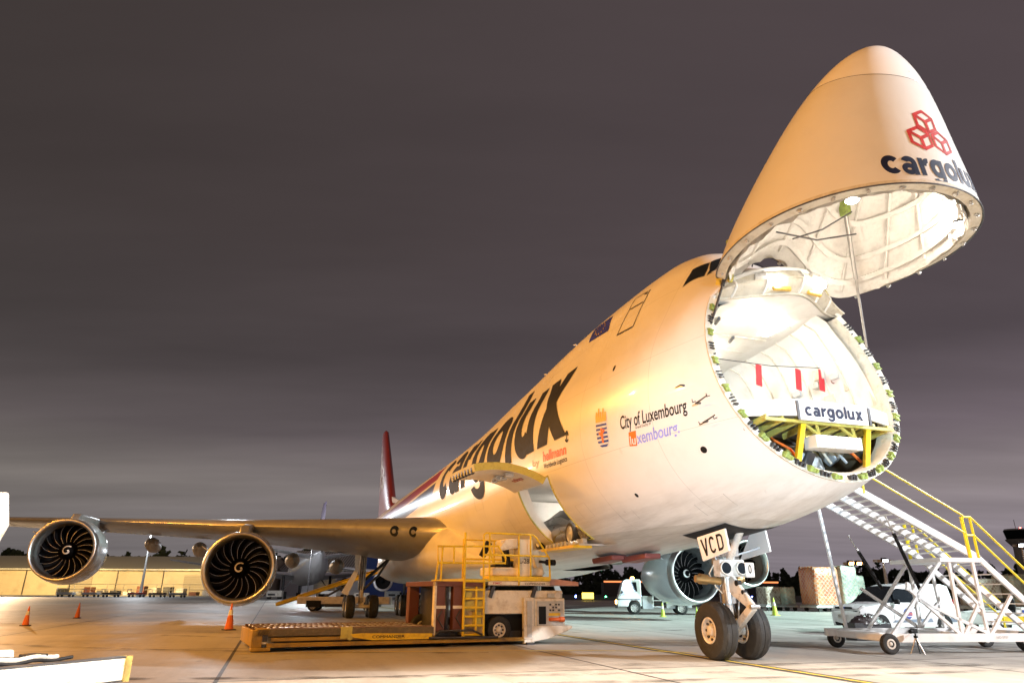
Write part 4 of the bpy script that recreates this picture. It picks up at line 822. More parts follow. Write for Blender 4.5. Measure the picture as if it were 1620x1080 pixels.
# painted taxi line: yellow on a black border, running under the nose
YL, BL = mat('yellow line paint', (.55, .42, .05), .6, dirt=(.2, .18, .12), dscale=3, damt=.5), mat('black line paint', (.05, .05, .05), .6, var=.3)
def line(pts, wd, z, name, m):
    p = [Vector((x, y, z)) for x, y in pts]; rows_ = []
    for i, q in enumerate(p):
        d = (p[min(i+1, len(p)-1)] - p[max(i-1, 0)]).normalized(); n = Vector((-d.y, d.x, 0)) * wd / 2; rows_.append([q - n, q + n])
    return struct(MB().grid(rows_).build(name, m, None, 0))
ap = lambda u, v: (X0 + u * -math.sin(YAW) + v * -math.cos(YAW), Y0 + u * math.cos(YAW) + v * -math.sin(YAW))
cl_ = [ap(-30 + k * 2.5, .35 + .0 * k) for k in range(40)]
line(cl_, .4, .004, 'taxi_line_border', BL); line(cl_, .11, .008, 'taxi_line', YL)
line([ap(1.5 + 3 * math.sin(a), 12 - 12.2 * math.cos(a) * 1.0) for a in np.linspace(.1, 1.5, 12)], .12, .005, 'stand_line', YL)
# rubber tyre marks: thin worn sheets, patchy at the edges
TM = mat('tyre mark rubber', (.05, .047, .043), .7); n_t, l_t = nodes_of(TM); bt = n_t['Principled BSDF']; tct = n_t.new('ShaderNodeTexCoord'); nzt = n_t.new('ShaderNodeTexNoise'); nzt.inputs['Scale'].default_value = 1.3; nzt.inputs['Detail'].default_value = 8; l_t.new(tct.outputs['Object'], nzt.inputs['Vector']); rt = n_t.new('ShaderNodeValToRGB'); rt.color_ramp.elements[0].position = .42; rt.color_ramp.elements[1].position = .7; rt.color_ramp.elements[1].color = (.62, .62, .62, 1); l_t.new(nzt.outputs[0], rt.inputs[0]); l_t.new(rt.outputs[0], bt.inputs['Alpha'])
random.seed(4)
for k, (x, y, a, cv_, L_, wd) in enumerate(((-2, 15, .15, .02, 26, .32), (-2.2, 13.6, .18, .02, 26, .32), (3, 24, -.1, .03, 30, .3), (3.4, 25.8, -.1, .03, 30, .3), (10, 30, .35, -.02, 34, .36), (6, 12, .5, .05, 14, .25), (-9, 21, -.2, .04, 18, .28), (15, 44, .05, .01, 40, .5), (-14, 33, .1, -.01, 36, .4), (9, 16.5, .05, .0, 18, .3))):
    pts = []; px_, py_, an = x - L_ / 2 * math.cos(a), y - L_ / 2 * math.sin(a), a - cv_ * 8
    for i in range(17): pts.append((px_, py_)); px_ += L_ / 16 * math.cos(an); py_ += L_ / 16 * math.sin(an); an += cv_
    line(pts, wd, .011 + .002 * k, 'tyre_mark', TM)
# ------------------------------------------------------------------ cargo loader
LO, LA = Vector((.7, 22.2, 0)), math.atan2(-.423, -.906)
ld = thing('cargo_loader', 'white and yellow cargo loader with long low platform parked at the side door', 'loader', LO, LA)
# local x = away from the fuselage, local y: depth is -y (away from the camera)
def D(d): return -d
pl = MB().bx(3.15, 7.9, D(0.05), D(3.0), .40, .50).build('main_platform', DECK, ld)
rb = MB()
for k, x in enumerate(np.linspace(3.3, 7.8, 31)):
    for y0, y1 in ((.22, 1.05), (1.15, 1.95), (2.05, 2.85)): rb.cyl((x, D(y0), .515), (x, D(y1), .515), .035, n=8)
rb.build('conveyor_rollers', STEEL, pl)
st_ = MB()
for y in (.16, 1.1, 2.0, 2.9): st_.bx(3.15, 7.9, D(y - .04), D(y + .04), .5, .555)
for x in np.linspace(3.4, 7.7, 9): st_.bx(x - .03, x + .03, D(.1), D(2.9), .5, .545)
st_.build('deck_ribs', mat('brown worn steel', (.2, .12, .07), .5, .3, var=.4, scale=4, dirt=(.3, .25, .2), dscale=7, damt=.5), pl)
MB().bx(3.15, 7.85, D(.0), D(.12), .36, .53).bx(3.15, 7.85, D(2.95), D(3.07), .36, .53).build('side_guide', mat('olive steel', (.13, .1, .05), .45, .3, dirt=(.3, .22, .08), dscale=5), pl, bevel=.01)
MB().bx(3.1, 7.5, D(.02), D(.1), .24, .33).bx(.2, 7.6, D(-.02), D(.08), .1, .2).build('chassis_rail', mat('dull worn yellow', (.36, .23, .03), .5, dirt=(.12, .09, .05), dscale=1.6, damt=.5), ld, bevel=.01)
MB().bx(.3, 7.4, D(.3), D(2.7), .12, .36).build('chassis_frame', DARKM, ld)
en = MB().bx(7.72, 7.98, D(0), D(.3), .1, .52).bx(7.55, 7.9, D(.0), D(.2), .36, .56).bx(7.5, 7.98, D(-.02), D(.35), .02, .1).bx(7.78, 7.98, D(.3), D(3.0), .12, .5).build('end_block', bpy.data.materials['dull worn yellow'], ld, bevel=.015)
MB().bx(7.6, 7.72, D(-.03), D(.0), .24, .4).build('end_hole', DARKM, en)
MB().prism([(3.2, .22), (4.9, .22), (5.4, .3), (5.5, .38), (5.2, .4), (3.2, .36)], lambda a, b, h: (a, D(h), b), -.03, .0).build('side_plate', YELLOW, ld)
font_decal('COMMANDER', plane_fn((4.9, D(-.035), .27), (-1, 0, 0), (0, 0, 1), .9, .07), 0, 10, 2, .003).build('side_lettering', BLACK, ld, 0)
MB().bx(5.45, 5.75, D(-.02), D(.06), .28, .56).cyl((5.5, D(-.03), .3), (5.5, D(.05), .3), .07).build('guide_post', YPRIM, ld)
MB().tube([(3.1, D(-.06), .33), (3.0, D(-.06), .42), (2.0, D(-.06), .42), (1.7, D(-.06), .3)], .03).tube([(3.3, D(-.05), .24), (1.2, D(-.05), .22)], .035).build('hose', DARKM, ld)
# engine body, wheel arch, front face
bd = MB().bx(.14, 1.62, D(.1), D(2.6), .84, 1.5).bx(-1.05, .14, D(.1), D(2.6), 1.28, 1.5).bx(-1.08, -.02, D(.02), D(2.6), .42, 1.28).build('engine_body', LBOX, ld, bevel=.025)
MB().bx(.14, 1.62, D(.35), D(2.4), .12, .84).build('wheel_arch', BLACK, ld)
MB().prism([(.1, .3), (.1, .06), (-.45, .14), (-1.1, .34), (-1.3, .42), (-1.3, .5), (.1, .5)], lambda a, b, h: (a, D(h), b), -.04, 2.6).build('bumper', LBOX, ld, bevel=.015)
MB().bx(.0, .34, D(-.03), D(.12), .02, 1.3).bx(.02, .36, D(-.05), D(.02), .15, .55).build('stabiliser_leg', LBOX, ld, bevel=.012)
MB().bx(.1, .26, D(-.06), D(-.03), .2, 1.2).build('leg_slot', GREYM, ld)
MB().box((.17, D(0), .03), (.24, .24, .06)).build('leg_foot', DARKM, ld)
lwheel = lambda x, y: tyre_wheel(ld, (x, D(y), .4), (0, 1, 0), .4, .26, .2)
for x in (1.05,): 
    for y in (.3, 2.5): lwheel(x, y)
for x in (2.7,):
    for y in (.5, 2.5): lwheel(x, y)
fp = MB().bx(-1.0, -.1, D(-.01), D(.02), .5, 1.2).build('control_panel', GREYM, ld, bevel=.01)
MB().bx(-.4, -.16, D(-.025), D(-.01), .55, 1.05).build('panel_opening', BLACK, fp)
for i in range(3):
    for j in range(4): MB().cyl((-.55 - .1 * j, D(-.012), 1.1 - .08 * i), (-.55 - .1 * j, D(-.035), 1.1 - .08 * i), .028, n=10).build('gauge', [DARKM, RIMM, DARKM][(i + j) % 3], fp)
MB().bx(-.9, -.5, D(-.02), D(-.01), .78, .86).build('warning_plate', YELLOW, fp)
MB().cyl((-.5, D(-.05), .68), (-.95, D(-.05), .68), .05).cyl((-.85, D(-.05), .68), (-1.0, D(-.05), .68), .075).build('fuel_filler', ORANGE, fp)
MB().lathe([(0, .1), (.03, .12), (.06, .1)], (-.85, D(.1), 1.36), (0, 1, 0), 16, True).build('work_light', RIMM, ld)
MB().bx(-1.0, -.5, D(.05), D(.12), 1.3, 1.42).build('service_hatch', GREYM, ld)
font_decal('L-283', plane_fn((.5, D(-.06), .37), (-1, 0, 0), (0, 0, 1), .14, .07), .01, 4, 2, .004).build('unit_number', BLACK, ld, 0)
# red scissor uprights
for x in (2.42, 2.98):
    MB().bx(x - .16, x + .16, D(2.5), D(2.8), .4, 1.62).build('lift_upright', RUST, ld, bevel=.015); up_ = MB().bx(x - .16, x + .16, D(.05), D(.3), .4, 1.62).build('lift_upright', RUST, ld, bevel=.015)
    MB().bx(x - .17, x + .17, D(.03), D(.05), 1.0, 1.08).build('upright_band', LBOX, up_)
    MB().tube([(x - .1, D(.02), .5), (x + .08, D(.0), .75), (x - .05, D(.02), .95)], .022).build('upright_hose', DARKM, up_)
MB().bx(2.66, 2.74, D(.2), D(2.6), .4, 1.6).build('scissor_gap', DARKM, ld)
MB().bx(3.1, 3.16, D(.02), D(.2), .3, 1.72).build('corner_rail', LBOX, ld)
MB().bx(1.6, 3.16, D(.02), D(2.9), 1.6, 1.74).build('bridge_platform', RUST, ld, bevel=.01)
MB().bx(1.45, 2.3, D(.0), D(2.9), 1.74, 1.82).build('bridge_deck', YPRIM, ld)
br_ = MB().bx(-.56, 1.5, D(.0), D(2.4), 1.64, 1.76).build('bridge_beam', LBOX, ld, bevel=.012)
MB().bx(-.56, 1.45, D(-.02), D(.6), 1.765, 1.9).build('bridge_step', YELLOW, ld, bevel=.01)
font_decal('COMMANDER', plane_fn((.3, D(-.004), 1.66), (-1, 0, 0), (0, 0, 1), .7, .06), 0, 10, 2, .003).build('beam_lettering', BLACK, br_, 0)
font_decal('FMC', plane_fn((1.35, D(-.004), 1.67), (-1, 0, 0), (0, 0, 1), .28, .06), .01, 4, 2, .003).build('beam_lettering', RED, br_, 0)
MB().prism([(-.6, 1.66), (-.6, 1.84), (-.9, 1.84), (-1.7, 1.76), (-1.7, 1.64)], lambda a, b, h: (a, D(h), b), .2, 2.4).build('bridge_tip', mat('pink faded paint', (.55, .3, .24), .5, dirt=(.3, .15, .12)), ld, bevel=.01)
for x in (1.3, -.1): MB().bar((x, D(.1), 1.62), (x + .12, D(.1), 1.3), .14, .1).build('bridge_strut', DARKM, ld)
MB().bx(-.48, 1.3, D(.25), D(1.2), 1.9, 2.16).build('deck_housing', LBOX, ld, bevel=.05)
cc = MB().bx(-.02, .46, D(.1), D(.5), 1.9, 3.0).bx(.46, 1.05, D(.15), D(.5), 2.72, 2.95).build('control_column', LBOX, ld, bevel=.02)
font_decal('L-283', plane_fn((.44, D(.094), 2.28), (-1, 0, 0), (0, 0, 1), .42, .14), .014, 6, 2, .004).build('unit_number', BLACK, cc, 0)
MB().prism([(.5, 2.75), (1.05, 2.62), (1.1, 2.72), (.9, 2.98), (.5, 3.02)], lambda a, b, h: (a, D(h), b), .1, .55).build('control_console', LBOX, cc, bevel=.02)
MB().box((.62, D(.7), 2.45), (.1, .45, .55), (0, .15, 0)).box((.85, D(.7), 2.2), (.45, .45, .1)).bar((.9, D(.7), 1.9), (.85, D(.7), 2.2), .12).build('operator_seat', BLACK, ld, bevel=.03)
MB().box((1.3, D(.75), 2.7), (.2, .12, .5), (0, -.5, 0)).build('console_screen', BLACK, ld, bevel=.02)
MB().bar((-.25, D(.5), 2.7), (-.5, D(.5), 1.95), .22).build('sloped_arm', LBOX, ld, bevel=.02)
MB().cyl((-.55, D(.2), 2.33), (-.85, D(.2), 2.33), .09).bar((-.3, D(.2), 2.35), (-.6, D(.2), 2.33), .08).build('bumper_roller', BLACK, ld)
def rail(paths, name='guard_rail', r=.03, m=YELLOW): 
    b = MB()
    for p in paths: b.tube([Vector((x, D(y), z)) for x, y, z in p], r, 8)
    return b.build(name, m, ld)
rail([[(1.67, 0, 1.76), (1.67, 0, 3.08)], [(1.67, 0, 3.08), (1.6, 0, 3.13), (.02, 0, 3.13), (-.1, 0, 3.05), (-.55, 0, 2.45), (-.57, 0, 1.8)], [(1.48, 0, 1.76), (1.48, 0, 3.13)], [(.5, 0, 1.64), (.5, 0, 3.13)], [(.1, 0, 1.9), (.1, 0, 3.1)], [(1.67, 0, 2.5), (-.5, 0, 2.5)]])
rail([[(1.6, 1.9, 1.8), (1.6, 1.9, 3.05), (.0, 1.9, 3.05), (-.6, 1.9, 2.4), (-.6, 1.9, 1.8)], [(1.6, 1.9, 2.45), (-.55, 1.9, 2.45)], [(.5, 1.9, 1.8), (.5, 1.9, 3.05)]])
rail([[(3.16, 0, 1.74), (3.1, 0, 2.24), (3.13, 0, 2.7), (1.66, 0, 2.74)], [(3.1, 0, 2.24), (.95, 0, 2.27), (.95, 0, 2.42), (1.2, 0, 2.76), (1.66, 0, 2.74)], [(3.0, 0, 1.74), (2.98, 0, 2.7)], [(2.62, 0, 2.24), (2.62, 0, 2.72)], [(1.35, 0, 2.26), (1.5, 0, 2.74)]])
rail([[(2.28, -.02, .25), (2.28, -.02, 3.12)]], 'tall_post', .04)
rail([[(2.28, 0, .25), (2.28, 0, 1.8)], [(1.64, 0, .25), (1.64, 0, 1.8)]] + [[(2.28, 0, z), (1.64, 0, z)] for z in np.linspace(.3, 1.75, 7)] + [[(1.88, 0, .3), (1.88, 0, 1.6)]], 'access_ladder', .035)
MB().bx(1.66, 2.26, D(.04), D(.08), .95, 1.2).bx(1.7, 1.95, D(.04), D(.1), .5, .9).bx(2.0, 2.2, D(.04), D(.1), 1.25, 1.45).build('ladder_plate', YPRIM, ld)
MB().bx(1.62, 2.32, D(.1), D(.6), .3, 1.6).build('ladder_cabinet', mat('tan cabinet', (.5, .4, .22), .5, dirt=(.25, .17, .08), dscale=4, damt=.5), ld)
# ------------------------------------------------------------------ passenger stairs on the far side of the nose
SP, SA = Vector((9.75, 19.37, 0)), math.atan2(.139, .9903)
ss = thing('boarding_stairs', 'tall white wheeled boarding stairs with yellow handrails reaching up behind the nose', 'stairs', SP, SA)
WP = mat('white steel paint', (.78, .78, .78), .4, dirt=(.5, .47, .42), dscale=3, damt=.2)
zz_ = lambda s: 4.14 - .54 * s
str_ = []
for y, w_ in ((.06, .09), (1.05, .12), (2.06, .09)):
    e = 3.24 if y < .5 else 2.85
    MB().bar((-1.7, y, zz_(-1.7)), (e, y, zz_(e)), w_, .2).build('stair_stringer', WP, ss, bevel=.01)
    MB().bar((e, y, zz_(e)), (5.4, y, .3), w_ * .8, .16).build('lower_stringer', WP, ss, bevel=.01)
tr_ = MB()
for s in np.linspace(-1.6, 2.9, 21): MB().box((s, 1.06, zz_(s) + .03), (.11, 1.94, .035)).build('tread', WP, ss)
for s in np.linspace(3.4, 5.2, 8): MB().box((s, 1.06, zz_(3.24) - (s - 3.24) * .99), (.13, 1.94, .03)).build('tread', WP, ss)
MB().bx(2.0, 3.3, 0, 2.1, 2.28, 2.4).build('landing', WP, ss, bevel=.01)
MB().bx(-2.6, -1.6, .0, 2.1, 4.98, 5.08).build('top_landing', WP, ss)
def sbar(pairs, name, w_=.07, m=WP): 
    b = MB()
    for p, q in pairs: b.bar(p, q, w_)
    return b.build(name, m, ss)
sbar([((.2, .02, .38), (5.7, .02, .38)), ], 'chassis_beam', .2); sbar([((-.4, 2.05, .42), (5.7, 2.05, .42))], 'chassis_beam', .2)
for x in (0, 2.3, 4.6): sbar([((x, .1, .42), (x, 2.0, .42))], 'cross_member', .16)
MB().bx(-.15, .25, -.1, 2.15, .3, .48).build('front_beam', WP, ss, bevel=.02)
for a, b in (((2.02, .05, 2.28), (.24, .05, .45)), ((2.29, .05, 2.28), (2.27, .05, .45)), ((3.01, .05, 2.4), (3.03, .05, .45)), ((3.97, .05, 1.42), (3.12, .05, .45)), ((.95, .05, 1.58), (2.2, .05, .47)), ((.9, .05, 1.55), (.95, .05, 1.75)), ((2.3, .05, 2.0), (3.0, .05, 1.1)), ((3.0, .05, 1.3), (2.35, .05, .45)), ((1.2, .05, 1.3), (3.0, .05, .5))): sbar([(a, b)], 'brace', .075)
for a, b in (((-.1, 2.06, 4.1), (.25, 2.06, .45)), ((2.6, 2.06, 2.4), (.9, 2.06, .45)), ((2.6, 2.06, 2.3), (2.6, 2.06, .45)), ((3.3, 2.06, 2.3), (3.4, 2.06, .45)), ((.9, 2.06, 1.6), (2.6, 2.06, .5)), ((3.3, 2.06, 1.2), (2.6, 2.06, .5))): sbar([(a, b)], 'brace', .075)
for (a, b) in (((.63, 1.5, 2.62), (.98, 1.2, 1.58)), ((1.42, .9, 3.1), (1.93, .9, 1.58))): MB().cyl(a, b, .05).build('hydraulic_ram', BLACK, ss); MB().cyl(Vector(a), Vector(a) + (Vector(a) - Vector(b)).normalized() * .5, .022).build('ram_rod', STEEL, ss)
YBR = mat('lemon yellow paint', (.85, .7, .02), .4, dirt=(.4, .3, .05), dscale=4)
def srail(p, name='handrail', r=.03): return MB().tube(p, r, 8).build(name, YBR, ss)
for y, s1, s2 in ((.02, 3.0, 3.22), (2.08, 2.75, 2.98)):
    dz = .02
    srail([(-1.9, y, zz_(-1.9) + 1.2), (s1, y, zz_(s1) + 1.02)]); srail([(-1.9, y, zz_(-1.9) + .68), (s1, y, zz_(s1) + .52)])
    for s in (s1 - .02, s2): srail([(s, y, 2.4), (s - .02, y, 3.5)], 'rail_post', .034)
    srail([(s1 - .06, y, 2.4), (s1 - .08, y, 3.5)], 'rail_post', .03); srail([(s1, y, 3.5), (s2, y, 3.5)]); srail([(s1, y, 3.0), (s2, y, 3.0)])
    srail([(s2, y, 3.5), (5.4, y, 1.25)]); srail([(s2, y, 3.0), (5.4, y, .78)]); srail([(5.4, y, .3), (5.4, y, 1.25)], 'rail_post')
    for s in (.1, -1.4): srail([(s, y, zz_(s)), (s, y, zz_(s) + 1.1)], 'rail_post')
for x, y, r in ((-.02, -.16, .25), (0.0, 2.25, .25), (4.5, .5, .25), (4.5, 1.9, .25)): tyre_wheel(ss, (x, y, r), (0, 1, 0), r, .17, .12)
font_decal('NO STEP', plane_fn((3.15, -.085, .36), (1, 0, 0), (0, 0, 1), .35, .06), .01, 6, 2, .004).build('stencil', GREYM, ss, 0)
# ------------------------------------------------------------------ vans, trucks, tugs
def wheelset(parent, pts, r, wd, ax=(0, 1, 0), rim=None):
    for c in pts:
        ty = MB().lathe([(-wd/2, r*.62), (-wd/2, r*.9), (-wd*.38, r), (wd*.38, r), (wd/2, r*.9), (wd/2, r*.62)], c, ax, 28).build('tyre', RUBBER, parent, 40)
        b = MB()
        for s in (1, -1): b.lathe([(s*wd*.42, r*.64), (s*wd*.48, r*.58), (s*wd*.32, r*.5), (s*wd*.36, r*.2), (s*wd*.42, 0)], c, ax, 24)
        h = b.build('wheel_rim', rim or RIMM, ty)
        hb = MB()
        for k in range(8): a = k * math.pi / 4; hb.cyl(Vector(c) + Vector((math.cos(a) * r * .42, -wd * .47, math.sin(a) * r * .42)), Vector(c) + Vector((math.cos(a) * r * .42, -wd * .3, math.sin(a) * r * .42)), r * .07, n=6)
        hb.build('rim_hole', DARKM, ty)
# van: local x from front axle (0) rearward, y: near side negative
va = R(17)
van = thing('van', 'white cargo van with round blue door emblem parked behind the boarding stairs', 'van', (13.9, 29.05, 0), va)
def vs(x, sill, belt, top, w0=.9, roofw=.74, mid=None): return (x, [(0, top), (roofw, top - .03), (w0 - .06 if top - belt > .3 else w0 - .02, belt + (top - belt) * .06 + .0), (w0, belt - .12), (w0, .62), (w0 - .02, .42), (w0 - .06, sill)])
VS = [vs(-.9, .3, .74, .78, .66, .5), vs(-.84, .26, .86, .92, .78, .6), vs(-.6, .25, .98, 1.03, .86, .66), vs(-.1, .25, 1.04, 1.1, .9, .7), vs(.3, .25, 1.08, 1.16, .9, .72), vs(.65, .25, 1.1, 1.45, .91, .68), vs(1.05, .25, 1.1, 1.74, .91, .66), vs(1.5, .25, 1.1, 1.83, .91, .68), vs(2.4, .25, 1.1, 1.86, .91, .7), vs(3.4, .25, 1.1, 1.85, .91, .7), vs(3.75, .3, 1.1, 1.78, .88, .68)]
VR_ = [[(x, -y, z) for x, y, z in r] for r in shell_rows(VS)]
vb = MB().grid(VR_); vb.f.append(tuple(range(13))); vb.f.append(tuple(range(len(VR_) * 13 - 13, len(VR_) * 13)))
VANP = mat('van white paint', (.72, .72, .73), .25, var=.02, coat=.8)
vbody = vb.build('van_body', VANP, van, 40, bevel=.015)
def vplate(poly, y, name, m, parent=van, d=.012, bevel=0): return MB().prism(poly, lambda a, b, h: (a, (y + h * math.copysign(1, y)), b), -.004, d).build(name, m, parent, bevel=bevel)
def sidepoly(poly, name, m, lift=.01, parent=van, sd=-1):
    def yy(x, z): return float(np.interp(z, [.25, .42, .62, .98, 1.12, 1.83], [.84, .89, .9, .91, .86, .72]))
    n = len(poly); b = MB(); gx = [p[0] for p in poly]
    vs_ = [(a, sd * (yy(a, z_) + lift), z_) for a, z_ in poly]; b.add(vs_, [tuple(range(n))]); return b.build(name, m, parent, 0)
for sd in (-1, 1):
    sidepoly([(.42, 1.14), (.62, 1.14), (.72, 1.45), (.9, 1.62), (.66, 1.42)], 'quarter_window', GLASS, sd=sd)
    dw = sidepoly([(.78, 1.14), (1.78, 1.14), (1.84, 1.3), (1.8, 1.6), (1.02, 1.66), (.8, 1.45)], 'side_window', GLASS, sd=sd)
    sidepoly([(.5, .42), (2.5, .42), (2.44, .56), (.66, .5)], 'rub_strip', mat('slate plastic', (.16, .2, .26), .5) if 'slate plastic' not in bpy.data.materials else bpy.data.materials['slate plastic'], sd=sd)
    sidepoly([(3.3, .42), (3.72, .42), (3.72, .62), (3.42, .62)], 'rub_strip', bpy.data.materials['slate plastic'], sd=sd)
    for x0 in (.62, 1.9, 2.95): MB().tube([(x0, sd * .917, .45), (x0, sd * .917, 1.05)], .005, 4).build('door_seam', DARKM, van)
    MB().tube([(1.92, sd * .92, .98), (3.6, sd * .92, .98)], .006, 4).build('slide_rail', DARKM, van)
    MB().box((1.72, sd * .925, .95), (.16, .03, .04)).build('door_handle', DARKM, van)
    MB().box((.75, sd * 1.02, 1.16), (.12, .22, .18)).build('door_mirror', BLACK, van, bevel=.03)
    MB().prism([(.37 * math.cos(a), .34 + .37 * math.sin(a)) for a in np.linspace(0, math.pi, 16)], lambda a, b, h: (a, sd * (.86 + h), b), 0, .055).build('wheel_arch', BLACK, van)
    MB().prism([(3.06 + .37 * math.cos(a), .34 + .37 * math.sin(a)) for a in np.linspace(0, math.pi, 16)], lambda a, b, h: (a, sd * (.86 + h), b), 0, .055).build('wheel_arch', BLACK, van)
    MB().box((-.66, sd * .66, .9), (.3, .2, .16), (0, -.5, sd * .5)).build('headlight', mat('clear lens', (.75, .75, .75), .1, coat=1) if 'clear lens' not in bpy.data.materials else bpy.data.materials['clear lens'], van, bevel=.04)
    MB().box((3.76, sd * .8, 1.0), (.06, .1, .5)).build('tail_light', RED, van, bevel=.02)
em = MB().lathe([(0, 0), (.002, .2)], (1.3, -.922, .74), (0, -1, 0), 28).build('door_emblem', NAVY, van, 0)
for k, z_ in enumerate((.62, .68, .74, .8)): MB().bx(1.24 + .03 * k, 1.52 - .02 * abs(k - 1.5), -.93, -.926, z_, z_ + .026).build('emblem_stripe', ORANGE if k in (1, 2) else WHITE, em)
ws = MB().grid([[Vector(p) + Vector((-.012, 0, .014)) for p in VR_[i][4:9]] for i in (4, 5, 6)]).build('windscreen', GLASS, van, 40)
MB().prism([(-.78, .84), (-.6, .86), (.6, .86), (.78, .84), (.74, .5), (.5, .3), (-.5, .3), (-.74, .5)], lambda a, b, h: (-.92 + .22 * abs(a) ** 2.2 - h, a, b - .02), 0, .05).build('front_bumper', BLACK, van, bevel=.02)
MB().box((-.9, 0, .93), (.06, .9, .07), (0, .3, 0)).build('grille', BLACK, van, bevel=.01); MB().box((-.94, 0, .93), (.02, .2, .08)).build('badge', NAVY, van, bevel=.01)
MB().box((-.985, .1, .62), (.012, .32, .17)).build('licence_plate', RIMM, van)
font_decal('GV-172', plane_fn((-.992, .24, .58), (0, -1, 0), (0, 0, 1), .26, .08), .01, 4, 2, .004).build('plate_letters', DARKM, van, 0)
wheelset(van, [(0, -.78, .33), (0, .78, .33), (3.06, -.78, .33), (3.06, .78, .33)], .33, .22)
# crumpled dark cover dumped in front of the van
random.seed(11)
tarp = MB().grid([[(.9 * math.cos(a) * r + .1, .42 * math.sin(a) * r, .36 * (1 - r ** 2) + random.uniform(-.06, .07) * (r < .95)) for a in np.linspace(0, 2 * math.pi, 29)] for r in np.linspace(0.02, 1, 11)]).build('tarpaulin', mat('black plastic sheet', (.03, .02, .02), .3, var=.4, scale=8, bump=.8, bscale=9), None, 25)
tarp.location = (11.95, 24.9, .5); tarp.rotation_euler = (0, 0, .2); tarp.scale = (.8, .8, .8); tag(tarp, 'crumpled black plastic cover bundled in front of the white van wheel', 'cover')
MB().bx(-.8, .95, -.35, .35, -.62, .05).build('cover_crate', DARKM, tarp, bevel=.03)
# cab over truck beyond the port engine
tk = thing('truck', 'white cab-over service truck with orange roof beacon beyond the far engine', 'truck', (8.67, 51.8, 0), R(-6))
TB = MB().prism([(-1.15, .5), (-1.2, .9), (-1.02, 1.35), (-.72, 2.2), (-.5, 2.3), (.45, 2.3), (.5, 2.2), (.5, .55), (.42, .5), (.36, .75), (.2, .92), (-.2, .92), (-.36, .75), (-.42, .5)], lambda a, b, h: (a, h, b), -.95, .95).build('cab', WHITE, tk, bevel=.06)
for sd in (-1, 1): MB().prism([(-.9, 1.35), (-.62, 2.1), (.2, 2.12), (.25, 1.5), (-.2, 1.42), (-.35, 1.3), (-.85, 1.28)], lambda a, b, h: (a, sd * (.945 + h), b), 0, .02).build('side_window', GLASS, tk)
MB().add([(-1.06, -.8, 1.32), (-1.06, .8, 1.32), (-.76, .75, 2.15), (-.76, -.75, 2.15)], [(0, 1, 2, 3)]).build('windscreen', GLASS, tk, 0)
MB().bx(-1.22, .45, -.97, .97, .98, 1.02).build('cab_stripe', DARKM, tk); MB().bx(-1.28, -1.1, -.95, .95, .42, .62).build('front_bumper', DARKM, tk, bevel=.03)
for sd in (-1, 1): MB().lathe([(0, .13), (.03, .12)], (-1.2, sd * .7, .8), (-1, 0, 0), 14, True).build('headlight', LAMPO, tk)
MB().box((0, 0, 2.4), (.2, .9, .14)).build('roof_beacon', LAMPO, tk, bevel=.03)
MB().bx(.5, 4.6, -.5, .5, .62, .8).build('chassis', DARKM, tk); MB().bx(.55, 1.3, -.95, .95, .35, 1.2).build('equipment_bay', GREYM, tk, bevel=.03)
lf = MB(); [lf.bar((x, -1.0, .5), (x, -1.0, 1.35), .05) for x in (1.3, 1.95)]; [lf.bar((1.3, -1.0, z), (1.95, -1.0, z), .05) for z in (.52, .92, 1.33)]; lf.build('side_step', WHITE, tk)
MB().bx(1.4, 4.7, -.95, .95, 1.3, 1.42).bx(2.2, 3.2, -.8, .8, .4, .9).bx(3.6, 3.9, -.9, -.7, .45, .95).build('flat_bed', GREYM, tk, bevel=.02)
wheelset(tk, [(0, -.8, .42), (0, .8, .42), (3.2, -.8, .42), (3.2, .8, .42)], .42, .28)
point('truck_beacon_light', Matrix.Translation((8.67, 51.8, 0)) @ Vector((-.1, 0, 2.8)), 60, (1, .4, .1), .1)
# white tow tractor behind the lower stairs
tg = thing('tow_tractor', 'small white baggage tractor with yellow side plate behind the lower stair flight', 'tractor', (20.1, 30.4, 0), R(190))
MB().prism([(-1.2, .3), (1.2, .3), (1.25, .75), (.3, .85), (.2, .62), (-.4, .62), (-.5, .95), (-1.25, .95)], lambda a, b, h: (a, h, b), -.7, .7).build('tractor_body', WHITE, tg, bevel=.04)
MB().bx(-.5, .6, .71, .73, .4, .62).bx(-1.1, -.5, .71, .73, .5, .62).build('side_plate', YELLOW, tg); MB().box((-.2, 0, .78), (.5, .9, .14)).box((-.46, 0, 1.05), (.12, .9, .5)).build('seat', BLACK, tg, bevel=.04)
for k in range(3): MB().bx(-1.0 + .3 * k, -.8 + .3 * k, .71, .74, .74, .86).build('warning_sticker', [RED, NAVY, WHITE][k], tg)
MB().tube([(.35, .2, .85), (.15, .2, 1.15)], .03).lathe([(0, .16), (.03, .19), (.05, .16)], (.14, .2, 1.15), (-.5, 0, .8), 16).build('steering_wheel', BLACK, tg)
MB().bx(-1.45, -1.2, -.4, .4, .3, .5).build('tow_hitch', DARKM, tg)
wheelset(tg, [(-.8, -.6, .28), (-.8, .6, .28), (.8, -.6, .28), (.8, .6, .28)], .28, .2)
